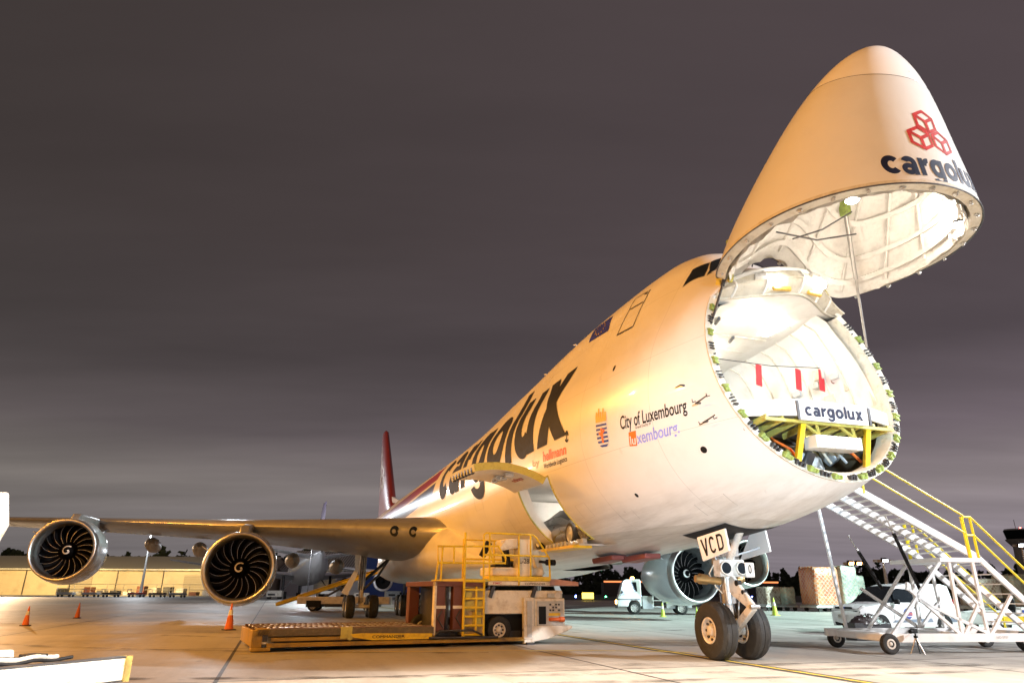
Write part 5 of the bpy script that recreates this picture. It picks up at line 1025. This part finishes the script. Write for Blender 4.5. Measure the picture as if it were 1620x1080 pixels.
# belt loader beside the starboard main gear
bl_ = thing('belt_loader', 'white belt loader with its yellow conveyor slanting up beside the main gear', 'belt loader', (-15.2, 56, 0), R(3))
MB().bx(-.9, 6, -.9, .9, .5, 1.02).build('chassis', LBOX, bl_, bevel=.04); MB().bx(-.2, .9, -.93, .93, .3, .75).build('wheel_arch', BLACK, bl_); MB().bx(1.2, 5.2, -.8, .8, .3, .5).build('underframe', DARKM, bl_)
wheelset(bl_, [(.3, -.8, .38), (.3, .8, .38), (4.4, -.8, .38), (4.4, .8, .38)], .38, .25)
cv = MB().bar((-2.6, 0, .45), (5.6, 0, 3.05), .75, .24).build('conveyor_frame', YELLOW, bl_, bevel=.03); MB().bar((-2.5, 0, .61), (5.5, 0, 3.19), .62, .03).build('conveyor_belt', RUBBER, cv)
for sd in (.4, -.4): MB().tube([(-1, sd, 1.1), (5.4, sd, 3.2)], .03).build('belt_side_rail', YELLOW, cv)
MB().bar((1.0, .3, 1.0), (3.0, .3, 2.1), .1).bar((1.0, -.3, 1.0), (3.0, -.3, 2.1), .1).build('lift_arm', DARKM, bl_); MB().box((.6, .5, 1.12), (.4, .5, .2)).box((2.4, -.5, 1.1), (.3, .3, .16)).build('seat', BLACK, bl_, bevel=.03)
# ------------------------------------------------------------------ cones
def cone(x, y, h, c, label, grp, collar=True):
    t = thing('traffic_cone', label, 'cone', (x, y, 0), random.uniform(0, 1), grp)
    MB().box((0, 0, .02), (h * .42, h * .42, .04)).build('base', c if c is LIME else mat('dark rubber base', (.03, .03, .03), .7) if 'dark rubber base' not in bpy.data.materials else (c if c is LIME else bpy.data.materials['dark rubber base']), t, bevel=.01)
    MB().lathe([(.04, h * .17), (h * .97, h * .03), (h, h * .02), (h, 0)], (0, 0, 0), (0, 0, 1), 20).build('cone_body', c, t)
    if collar: MB().lathe([(h * .55, h * .17 - .14 * h * .55 / .97 + .006), (h * .75, h * .17 - .14 * h * .75 / .97 + .006)], (0, 0, 0), (0, 0, 1), 20).build('reflective_collar', REFL, t)
cone(-20.6, 31.5, .78, ORANGE, 'orange traffic cone, leftmost of the cones, under the outboard engine', 'orange cones off the wing')
cone(-23.4, 39.9, .78, ORANGE, 'dull dark orange cone standing behind the outboard engine, second from left', 'orange cones off the wing', False)
cone(-11.0, 29.0, .98, ORANGE, 'tall orange cone with white collar right under the inboard engine', 'orange cones off the wing')
cone(9.6, 46.5, .85, LIME, 'lime cone in front of the white truck wheel', 'lime cones by the far engine'); cone(12.0, 47.5, .6, LIME, 'short lime cone by the rear wheel of the white truck', 'lime cones by the far engine', False)
cone(18.16, 50.6, 1.15, LIME, 'tall lime and white cone left of the netted cargo pallets', 'lime cones by the far engine')
# ------------------------------------------------------------------ netted cargo on dollies
def netmat(name, a, b_):
    m = bpy.data.materials.new(name); m.use_nodes = True; t = m.node_tree; bs = t.nodes['Principled BSDF']; N = t.nodes.new; L = t.links.new
    tc = N('ShaderNodeTexCoord'); mp = N('ShaderNodeMapping'); mp.inputs['Rotation'].default_value = (R(45), R(30), R(45)); L(tc.outputs['Object'], mp.inputs[0])
    n = N('ShaderNodeTexNoise'); n.inputs['Scale'].default_value = 1.6; n.inputs['Detail'].default_value = 7; L(tc.outputs['Object'], n.inputs['Vector'])
    r = N('ShaderNodeValToRGB'); e = r.color_ramp.elements; e[0].position = .38; e[1].position = .62; e[0].color = (*a, 1); e[1].color = (*b_, 1); L(n.outputs[0], r.inputs[0])
    sp = N('ShaderNodeSeparateXYZ'); L(tc.outputs['Object'], sp.inputs[0])
    def M(op, x, y=None):
        k = N('ShaderNodeMath'); k.operation = op
        for i, v in enumerate((x, y)):
            if v is None: continue
            if isinstance(v, (int, float)): k.inputs[i].default_value = v
            else: L(v, k.inputs[i])
        return k.outputs[0]
    hsum = M('ADD', sp.outputs['X'], sp.outputs['Y'])
    d1 = M('LESS_THAN', M('FRACT', M('MULTIPLY', M('ADD', hsum, sp.outputs['Z']), 2.7)), .2); d2 = M('LESS_THAN', M('FRACT', M('MULTIPLY', M('SUBTRACT', hsum, sp.outputs['Z']), 2.7)), .2)
    k = N('ShaderNodeMix'); k.data_type = 'RGBA'; L(M('MULTIPLY', M('MAXIMUM', d1, d2), .8), k.inputs['Factor']); L(r.outputs[0], k.inputs['A']); k.inputs['B'].default_value = (.36, .3, .25, 1); L(k.outputs['Result'], bs.inputs['Base Color'])
    bs.inputs['Roughness'].default_value = .45
    n3 = N('ShaderNodeTexNoise'); n3.inputs['Scale'].default_value = 3; L(tc.outputs['Object'], n3.inputs['Vector']); bp = N('ShaderNodeBump'); bp.inputs['Strength'].default_value = .8; bp.inputs['Distance'].default_value = .1; L(n3.outputs[0], bp.inputs['Height']); L(bp.outputs[0], bs.inputs['Normal'])
    return m
NM = [netmat('netted brown cargo', (.14, .07, .04), (.4, .33, .27)), netmat('orange-lit netted cargo', (.34, .08, .03), (.5, .2, .08)), netmat('wrapped and white-lit cargo', (.18, .23, .2), (.36, .41, .36))]  # red and pale colours also carry lamp light on some loads
def pallet(x, y, rz, dims, m, label, top=None, base=True):
    t = thing('netted_cargo', label, 'cargo', (x, y, 0), rz, 'netted cargo pallets on dollies'); l, w_, h = dims; random.seed(int(x * 7))
    P_ = []
    for k, zf in enumerate((0, .25, .5, .75, .95, 1.0)):
        row = []
        for a in np.linspace(0, 2 * math.pi, 33)[:-1]:
            cx_ = math.copysign(abs(math.cos(a)) ** .25, math.cos(a)); cy_ = math.copysign(abs(math.sin(a)) ** .25, math.sin(a)); s = (1 if zf < 1 else .9) * (1 + random.uniform(-.02, .02)); row.append((cx_ * l / 2 * s, cy_ * w_ / 2 * s, .55 + h * zf + (random.uniform(-.05, .08) if zf > .9 else 0)))
        P_.append(row)
    b = MB().grid(P_, True); b.f.append(tuple(range(len(b.v) - 32, len(b.v)))); b.build('load', m, t, 40)
    MB().bx(-l/2, l/2, -w_/2, w_/2, .47, .54).build('pallet_sheet', STEEL, t)
    if base:
        MB().bx(-l/2 - .1, l/2 + .1, -w_/2, w_/2, .3, .44).build('dolly', GREYM, t)
        for sx in (-1, 1):
            for sy in (-1, 1): MB().cyl((sx * l * .36, sy * w_ * .4 - .08, .17), (sx * l * .36, sy * w_ * .4 + .08, .17), .17).build('dolly_wheel', RUBBER, t)
    return t
pallet(22.6, 64, R(20), (1.7, 1.4, 1.35), NM[0], 'low stack of brown netted cargo, leftmost on the dollies'); pallet(24.0, 63.8, R(20), (1.1, 1.3, 1.35), NM[2], 'white-lit side of the low leftmost stack, built as a pale load')  # pale colour paints the white-lit face of the low stack
pallet(26.3, 62, R(14), (2.5, 2.2, 2.95), NM[1], 'tall netted cargo stack left of the van, orange light in its colour'); pallet(28.5, 62.6, R(14), (1.7, 2.2, 3.05), NM[2], 'white-lit side of the tall stack, built as a pale load'); pallet(29.9, 63.8, R(14), (1.3, 2.0, 2.3), NM[2], 'shorter pale wrapped cargo just left of the van roof')  # orange and pale colours paint lamp light on two faces of one stack
pallet(38.6, 60, R(10), (2.4, 2.2, 2.0), NM[0], 'brown netted cargo seen between the stair braces'); pallet(42.2, 60.5, R(10), (3.0, 2.2, 2.4), NM[2], 'wide pale wrapped cargo behind the lower stairs'); pallet(46.0, 61, R(10), (3.0, 2.2, 2.4), NM[2], 'pale wrapped cargo at the right edge behind the handrails')
# camera on a small tripod by the stair wheel
tp = thing('tripod', 'small black camera tripod standing on the concrete beside the stairs wheel', 'tripod', (10.45, 19.2, 0), .5)
for k in range(3): a = k * 2.09 + .4; MB().tube([(0, 0, .42), (.09 * math.cos(a), .09 * math.sin(a), .22), (.19 * math.cos(a), .19 * math.sin(a), .015)], .018, 8, .011).build('leg', STEEL if k else BLACK, tp)
MB().cyl((0, 0, .36), (0, 0, .5), .02).box((0, 0, .42), (.07, .07, .06)).build('tripod_head', BLACK, tp); cb = MB().box((-.03, 0, .56), (.15, .1, .11)).lathe([(0, .045), (.13, .05)], (-.08, 0, .56), (-1, 0, -.1), 16, True).build('camera_body', BLACK, tp, bevel=.012); MB().lathe([(.131, .0), (.131, .045)], (-.08, 0, .56), (-1, 0, -.1), 16).build('camera_lens', GLASS, cb)
MB().tube([(.05, 0, .55), (.2, .05, .6), (.1, 0, .75)], .008).build('strap', BLACK, tp)
# white equipment at the lower left corner
RL, RA_ = Vector((-3.28, 6.5, 0)), math.atan2(-.922, -.387)
rp = thing('loading_ramp', 'chipped white steel ramp with black hoses at the lower left corner', 'ramp', RL, RA_)
RP = mat('chipped white steel', (.42, .41, .38), .5, var=.15, scale=6, dirt=(.3, .19, .03), dscale=5, damt=.5)
MB().bx(0, 2.6, -.1, -.02, .745, .925).build('side_board', RP, rp, bevel=.008); MB().bx(-.025, .03, -.11, .0, .735, .935).build('board_end', mat('rusty edge', (.22, .16, .04), .6, var=.5, scale=9), rp)
for z in (.735, .926): MB().bx(0.03, 2.6, -.105, -.012, z, z + .009).build('edge_strip', DARKM, rp)
MB().bx(.6, 2.6, -.9, -.11, .78, .81).build('ramp_floor', DARKM, rp)
for k, (y, z, r) in enumerate(((-.15, .945, .014), (-.22, .965, .018), (-.3, .96, .022))): MB().tube([(x, y + .02 * math.sin(x * 9 + k), z + .008 * math.sin(x * 19 + k)) for x in np.linspace(.42 + .08 * k, 2.4, 30)], r).build('hose', RP if k == 1 else BLACK, rp)
MB().bx(.6, .74, -.36, -.2, .95, .99).build('hose_clamp', BLACK, rp, bevel=.01); MB().prism([(.72, .93), (1.6, .93), (1.6, 1.05), (.74, 1.02)], lambda a, b, h: (a, h, b), -.46, -.42).build('guard_plate', RP, rp, bevel=.006)
MB().bx(1.5, 1.6, -.5, -.42, .2, 2.0).build('mast_post', RP, rp, bevel=.01)
inv = (Matrix.Translation(RL) @ Matrix.Rotation(RA_, 4, 'Z')).inverted()
MB().prism([(-3.57, 1.9), (-3.62, 1.75), (-4.25, 1.75), (-4.25, 2.12), (-3.63, 2.125)], lambda a, b, h: inv @ Vector((a, 5.0 + h, b)), 0, .04).build('mast_panel', RP, rp, bevel=.006)
for x in (.9, 2.2): MB().cyl((x, -.7, .25), (x, -.5, .25), .25).build('ramp_wheel', RUBBER, rp); MB().bx(x - .06, x + .06, -.66, -.54, .25, .78).build('wheel_fork', DARKM, rp)
# ------------------------------------------------------------------ background: terminal sheds, hangar, parked freighters, dollies, trees, tower, masts
TAN = mat('tan steel cladding', (.5, .42, .3), .55, var=.08, scale=.3, dirt=(.3, .24, .17), dscale=.25, damt=.3)
def roofmat():
    m = mat('ribbed metal roof', (.3, .28, .27), .4, .5); N, L = nodes_of(m); b = N['Principled BSDF']; tc = N.new('ShaderNodeTexCoord'); wv = N.new('ShaderNodeTexWave'); wv.inputs['Scale'].default_value = .42; wv.bands_direction = 'X'; L.new(tc.outputs['Object'], wv.inputs[0]); r = N.new('ShaderNodeValToRGB'); r.color_ramp.elements[0].color = (.2, .19, .18, 1); r.color_ramp.elements[1].color = (.62, .6, .57, 1); L.new(wv.outputs[0], r.inputs[0]); L.new(r.outputs[0], b.inputs['Base Color']); return m
ROOF = roofmat()
def shed(name, label, x0, x1, y0, y1, h, ridge, wall, roof, doors=(), rz=0):
    t = thing(name, label, 'building', ((x0 + x1) / 2, y0, 0), rz); hw = (x1 - x0) / 2; d = y1 - y0
    MB().prism([(0, 0), (d, 0), (d, h), (d / 2, ridge), (0, h)], lambda a, b, hh: (hh, a, b), -hw, hw).build('wall', wall, t)
    MB().grid([[(x, -1.2, h - .1), (x, d / 2, ridge + .25), (x, d + 1, h - .1)] for x in (-hw - .5, hw + .5)]).build('roof', roof, t, 0, solid=-.12)
    MB().bx(-hw, hw, -1.25, -1.15, h - .35, h + .0).build('gutter', GREYM, t)
    for (a, b, hh) in doors:
        dr = MB().bx(a, b, -.12, .0, .0, hh).build('roller_door', mat('door panel', (.3, .25, .18), .5, var=.05) if 'door panel' not in bpy.data.materials else bpy.data.materials['door panel'], t)
        for z in np.arange(.6, hh, .6): MB().bx(a, b, -.135, -.12, z, z + .03).build('door_slat', GREYM, dr)
    for x in np.arange(-hw + 6, hw, 12.0): MB().cyl((x, -.2, .0), (x, -.2, h), .11).build('downpipe', DARKM, t)
    return t
shed('cargo_shed', 'long tan cargo shed with ribbed roof across the left background', -205, -66, 190, 222, 6.5, 10.0, TAN, ROOF, [(20, 26, 4.6), (-30, -24, 4.6), (50, 60, 5.0)])
shed('cargo_shed', 'brightly lit pale shed behind the parked freighter', -65, -30, 205, 235, 7.0, 12.5, mat('pale cladding', (.66, .66, .68), .5, var=.05), ROOF, [(-8, -2, 4.5)])
shed('hangar', 'blue hangar seen past the main gear', -37, -18, 180, 204, 11.5, 13.5, mat('blue cladding', (.04, .09, .32), .5, var=.1, scale=.3), bpy.data.materials['blue paint'])
LAMP_PTS = []
def mast(x, y, h, col, power, label, heads=3, lm=None, r=.3):
    t = thing('light_mast', label, 'light mast', (x, y, 0), 0, 'apron light masts'); MB().tube([(0, 0, 0), (0, 0, h)], r, 12, r * .4).build('pole', GREYM if r > .2 else DARKM, t)
    MB().box((0, 0, h), (2.2, .3, .3)).build('cross_arm', GREYM, t)
    for k in range(heads): x_ = (k - (heads - 1) / 2) * .9; hd = MB().box((x_, -.3, h + .1), (.6, .5, .35), (.4, 0, 0)).build('lamp_head', DARKM, t); MB().box((x_, -.56, h + .0), (.5, .03, .3), (.4, 0, 0)).build('lamp_glass', lm or LAMPC, hd)
    MB().bx(-.6, .6, -.6, .6, 0, .5).build('footing', GREYM, t)
    if power: point('mast_light', (x, y - 2.2, h - .2), power, col, .4)
mast(-80, 158, 14.2, COOL, 9000, 'tall light mast standing left of the inboard engine', 2)
mast(-29.8, 107, 7.6, COOL, 5000, 'bright low light mast right before the tail of the parked freighter', 2, None, .1)
mast(39.0, 82, 4.6, (1, .7, .4), 0, 'amber lit mast just left of the van roof', 2, LAMPO); mast(43.5, 84, 5.0, COOL, 0, 'white lit mast behind the van windscreen', 1); mast(68, 95, 7.5, COOL, 0, 'white lit mast beside the control tower foot', 2)
# parked freighter, tail towards us; copied once further right
pf_ = thing('parked_freighter', 'smaller grey freighter parked tail-on with purple fin beyond the wing', 'aircraft', (-38.6, 137, 0), R(110))
PALEP = mat('pale purple tail paint', (.26, .18, .36), .35)
FG = mat('grey freighter paint', (.6, .6, .63), .35, var=.05, coat=.4)
secs = [(-26, 7.2, .15), (-23, 6.8, .8), (-19, 6.1, 1.7), (-14, 5.4, 2.4), (-8, 5.1, 2.75), (10, 5.05, 2.8), (18, 5.0, 2.6), (21, 4.8, 1.8), (23, 4.5, .3)]
MB().grid([[(x, r * math.cos(a), z + r * math.sin(a)) for a in np.linspace(0, 2 * math.pi, 33)[:-1]] for x, z, r in secs], True).build('fuselage', FG, pf_, 60)
def sl2(rows_, name, m, ax):
    return MB().grid([[(le + (te - le) * x, a + (y * t if ax == 'v' else 0), b + (y * t if ax != 'v' else 0)) for x, y in FO] for le, te, a, b, t in rows_], True).build(name, m, pf_, 60)
sl2([(-14, -24, 0, 7.0, 1.0), (-21.5, -26.5, 0, 14.9, .4)], 'tail_fin', PALEP, 'v')
for s in (1, -1):
    sl2([(-17, -23, s * .8, 6.6, .8), (-22, -25, s * 9, 7.8, .25)], 'tailplane', FG, 'h'); sl2([(9, -3, s * 2.4, 4.0, 1.5), (1, -4, s * 10, 4.6, .8), (-7, -9.5, s * 23, 6.2, .25)], 'wing', FG, 'h')
    e = MB().lathe([(0, 1.25), (.15, 1.45), (1.4, 1.6), (3.2, 1.35), (4.2, .9)], (11, s * 8, 2.9), (-1, 0, 0), 28).build('engine', FG, pf_); MB().lathe([(.4, 1.2), (.5, .35), (.1, 0)], (11, s * 8, 2.9), (-1, 0, 0), 24).build('fan', BLADE, e); MB().prism([(10, 4.4), (6, 4.7), (3, 4.6), (6.5, 4.0)], lambda a, b, h: (a, s * 8 + h, b), -.2, .2).build('pylon', FG, e)
    g = MB().cyl((-2, s * 4.2, .6), (-2, s * 4.2, 4), .25).bar((-2, s * 4.2, 1.4), (-2, s * 2.5, 3.4), .15).build('main_gear', DARKM, pf_)
    for dx in (-.75, .75):
        for dy in (-.55, .55): MB().cyl((-2 + dx, s * 4.2 + dy - .2, .6), (-2 + dx, s * 4.2 + dy + .2, .6), .6, n=24).build('gear_wheel', RUBBER, g)
g = MB().cyl((17, 0, .5), (17, 0, 3.2), .2).build('nose_gear', DARKM, pf_)
for dy in (-.35, .35): MB().cyl((17, dy - .15, .5), (17, dy + .15, .5), .5, n=20).build('gear_wheel', RUBBER, g)
dup(pf_, (-14.4, 128, 0), R(-80), 'grey freighter parked nose-on beyond the body gear, only its engine showing')
# baggage dollies and tugs along the shed
def dolly(x, y, rz, label, col):
    t = thing('baggage_dolly', label, 'dolly', (x, y, 0), rz, 'dollies parked along the shed'); MB().bx(-1.6, 1.6, -.8, .8, .42, .55).build('deck', GREYM, t); MB().bx(-1.5, 1.5, -.7, .7, .55, .85).build('load', col, t, bevel=.05)
    for sx in (-1.1, 1.1):
        for sy in (-.7, .7): MB().cyl((sx, sy - .08, .22), (sx, sy + .08, .22), .22).build('dolly_wheel', RUBBER, t)
    MB().tube([(-1.6, -.7, .55), (-1.6, -.7, 1.5), (-1.6, .7, 1.5), (-1.6, .7, .55)], .05).build('end_rail', STEEL, t)
random.seed(21)
for k, (x, n_) in enumerate(((-89, 'flat grey dolly, leftmost under the outboard engine'), (-84.5, 'grey dolly second in the row by the shed'), (-80, 'dark dolly in the middle of the row by the shed'), (-75.5, 'red loaded dolly in the row by the shed'), (-71, 'black and red tug trolley at the end of the row'), (-66.5, 'grey dolly nearest the inboard engine by the shed'))): dolly(x, 147 + random.uniform(-1, 1), random.uniform(-.1, .1), n_, [GREYM, GREYM, DARKM, RED, RUST, STEEL][k])
rk = thing('equipment_rack', 'long dark rack of ground equipment against the tan shed', 'rack', (-88, 178, 0), 0)
for k in range(14): MB().bx(-22 + 3.2 * k, -20.2 + 3.2 * k, -1, 1, .1, random.uniform(.9, 2.2)).build('crate', [DARKM, GREYM, RUST, STEEL][k % 4], rk, bevel=.05)
rl_ = MB(); [rl_.tube([(-22, -1, z), (22, -1, z)], .06, 6) for z in (1.4, 2.6)]; [rl_.tube([(x, -1, 0), (x, -1, 2.6)], .06, 6) for x in np.arange(-22, 23, 4.0)]; rl_.build('rack_frame', STEEL, rk)
for k in range(7):
    t = thing('ground_cart', ['white ground power cart under the parked freighter', 'low white cart left of the parked freighter', 'pale cart right of the parked freighter wheels', 'small cart in front of the blue hangar', 'white cart below the far freighter engine', 'grey cart beside the blue hangar wall', 'pale cart at the right end of the blue hangar'][k], 'cart', (-46 + 5.0 * k, 124 + (k % 3) * 3, 0), .1 * k, 'carts on the far apron')
    MB().bx(-1.3, 1.3, -.7, .7, .35, 1.1 + .3 * (k % 2)).build('cart_body', [WHITE, LBOX, GREYM][k % 3], t, bevel=.06); MB().bx(-1.0, .2, -.72, -.7, .6, .9).build('cart_panel', DARKM, t); [MB().cyl((sx, sy - .08, .26), (sx, sy + .08, .26), .26).build('cart_wheel', RUBBER, t) for sx in (-.9, .9) for sy in (-.6, .6)]
# far wood: one mass of trees on each side
LEAF = mat('night foliage', (.035, .05, .025), .8, var=.5, scale=.15)
def wood(x0, x1, y, h0, n, seed, name):
    random.seed(seed); b = MB()
    for i in range(n):
        x = random.uniform(x0, x1); yy = y + random.uniform(0, 40); h = h0 * random.uniform(.55, 1.0) * (1.35 if random.random() < .07 else 1); r = h * random.uniform(.2, .32)
        b.tube([(x, yy, 0), (x, yy, h * .7)], .3, 5, .12)
        for k in range(85):
            f = random.random(); a = random.uniform(0, 6.28); rr = r * (1 - .75 * f ** 2) * math.sqrt(random.random()); p = Vector((x + rr * math.cos(a), yy + rr * math.sin(a), h * (.12 + .88 * f))); s = h * random.uniform(.045, .105)
            e1 = Vector((random.gauss(0, 1), random.gauss(0, .5), random.gauss(0, 1))).normalized() * s; e2 = Vector((random.gauss(0, 1), random.gauss(0, .5), random.gauss(0, 1))).normalized() * s
            b.add([p - e1, p + e2, p + e1, p - e2], [(0, 1, 2, 3)])
    for i in range(n * 22):
        x = random.uniform(x0, x1); p = Vector((x, y - 3 + random.uniform(0, 8), random.uniform(.0, .5) * h0 * (.8 + .2 * math.sin(x * .13) + .1 * math.sin(x * .41)))); s = h0 * random.uniform(.05, .1)
        e1 = Vector((random.gauss(0, 1), random.gauss(0, .5), random.gauss(0, 1))).normalized() * s; e2 = Vector((random.gauss(0, 1), random.gauss(0, .5), random.gauss(0, 1))).normalized() * s
        b.add([p - e1, p + e2, p + e1, p - e2], [(0, 1, 2, 3)])
    return struct(b.build(name, LEAF, None, 0), 'stuff')
wood(-330, -20, 300, 17, 330, 1, 'far_wood'); wood(-10, 420, 400, 15, 420, 2, 'far_wood')
# control tower
tw = thing('control_tower', 'distant airport control tower with dark cab behind the stair handrails', 'tower', (214, 300, 0))
MB().tube([(0, 0, 0), (0, 0, 22)], 3.0, 12, 2.5).build('shaft', mat('tower concrete', (.4, .38, .36), .7), tw); MB().lathe([(20, 2.6), (22.5, 4.6), (23, 4.8)], (0, 0, 0), (0, 0, 1), 12).lathe([(26.6, 4.6), (27.2, 4.4), (27.4, 0)], (0, 0, 0), (0, 0, 1), 12).build('cab', GREYM, tw); MB().lathe([(23, 4.2), (26.6, 4.9)], (0, 0, 0), (0, 0, 1), 12).build('cab_glass', GLASS, tw); MB().lathe([(27.4, .3), (27.9, .3), (28.0, 0)], (2, 0, 0), (0, 0, 1), 8).build('red_beacon', lamp_mat('lit red lamp', (1, .1, .08), 20), tw); MB().cyl((0, 0, 27.4), (0, 0, 31), .12).build('antenna', STEEL, tw)
# taxiway edge lights
BLU, GRN = lamp_mat('lit blue lamp', (.15, .25, 1), 40), lamp_mat('lit green lamp', (.1, 1, .45), 25)
random.seed(9)
for k in range(22):
    x = 14 + k * 4.4 + random.uniform(-1, 1); y = 150 + random.uniform(-25, 60); g_ = k % 6 == 2
    col_ = 'green' if g_ else 'blue'
    t = thing('taxiway_light', f'small {col_} taxiway lamp glowing low over the dark airfield', 'runway lamp', (x, y, 0), 0, f'{col_} taxiway lamps'); MB().cyl((0, 0, 0), (0, 0, .3), .06, n=8).build('stem', DARKM, t); MB().lathe([(.3, .16), (.5, .16), (.6, .0)], (0, 0, 0), (0, 0, 1), 10).build('lamp_dome', GRN if g_ else BLU, t)
fb = thing('distant_building', 'low distant building with a lit orange roof edge across the airfield', 'building', (62, 250, 0)); MB().bx(-30, 30, 0, 8, 0, 4.5).build('wall', DARKM, fb); MB().bx(-30, 30, -.3, 0, 4.5, 5.0).build('lit_fascia', lamp_mat('lit red orange strip', (1, .3, .1), 1.5), fb)
sg = thing('airfield_sign', 'small lit yellow taxiway sign beyond the loader', 'sign', (13.5, 128, 0)); MB().bx(-1, 1, -.15, .15, .3, 1.3).build('sign_face', lamp_mat('lit yellow sign', (1, .75, .1), 4), sg); MB().bx(-.8, -.6, -.05, .05, 0, .3).bx(.6, .8, -.05, .05, 0, .3).build('sign_leg', DARKM, sg)
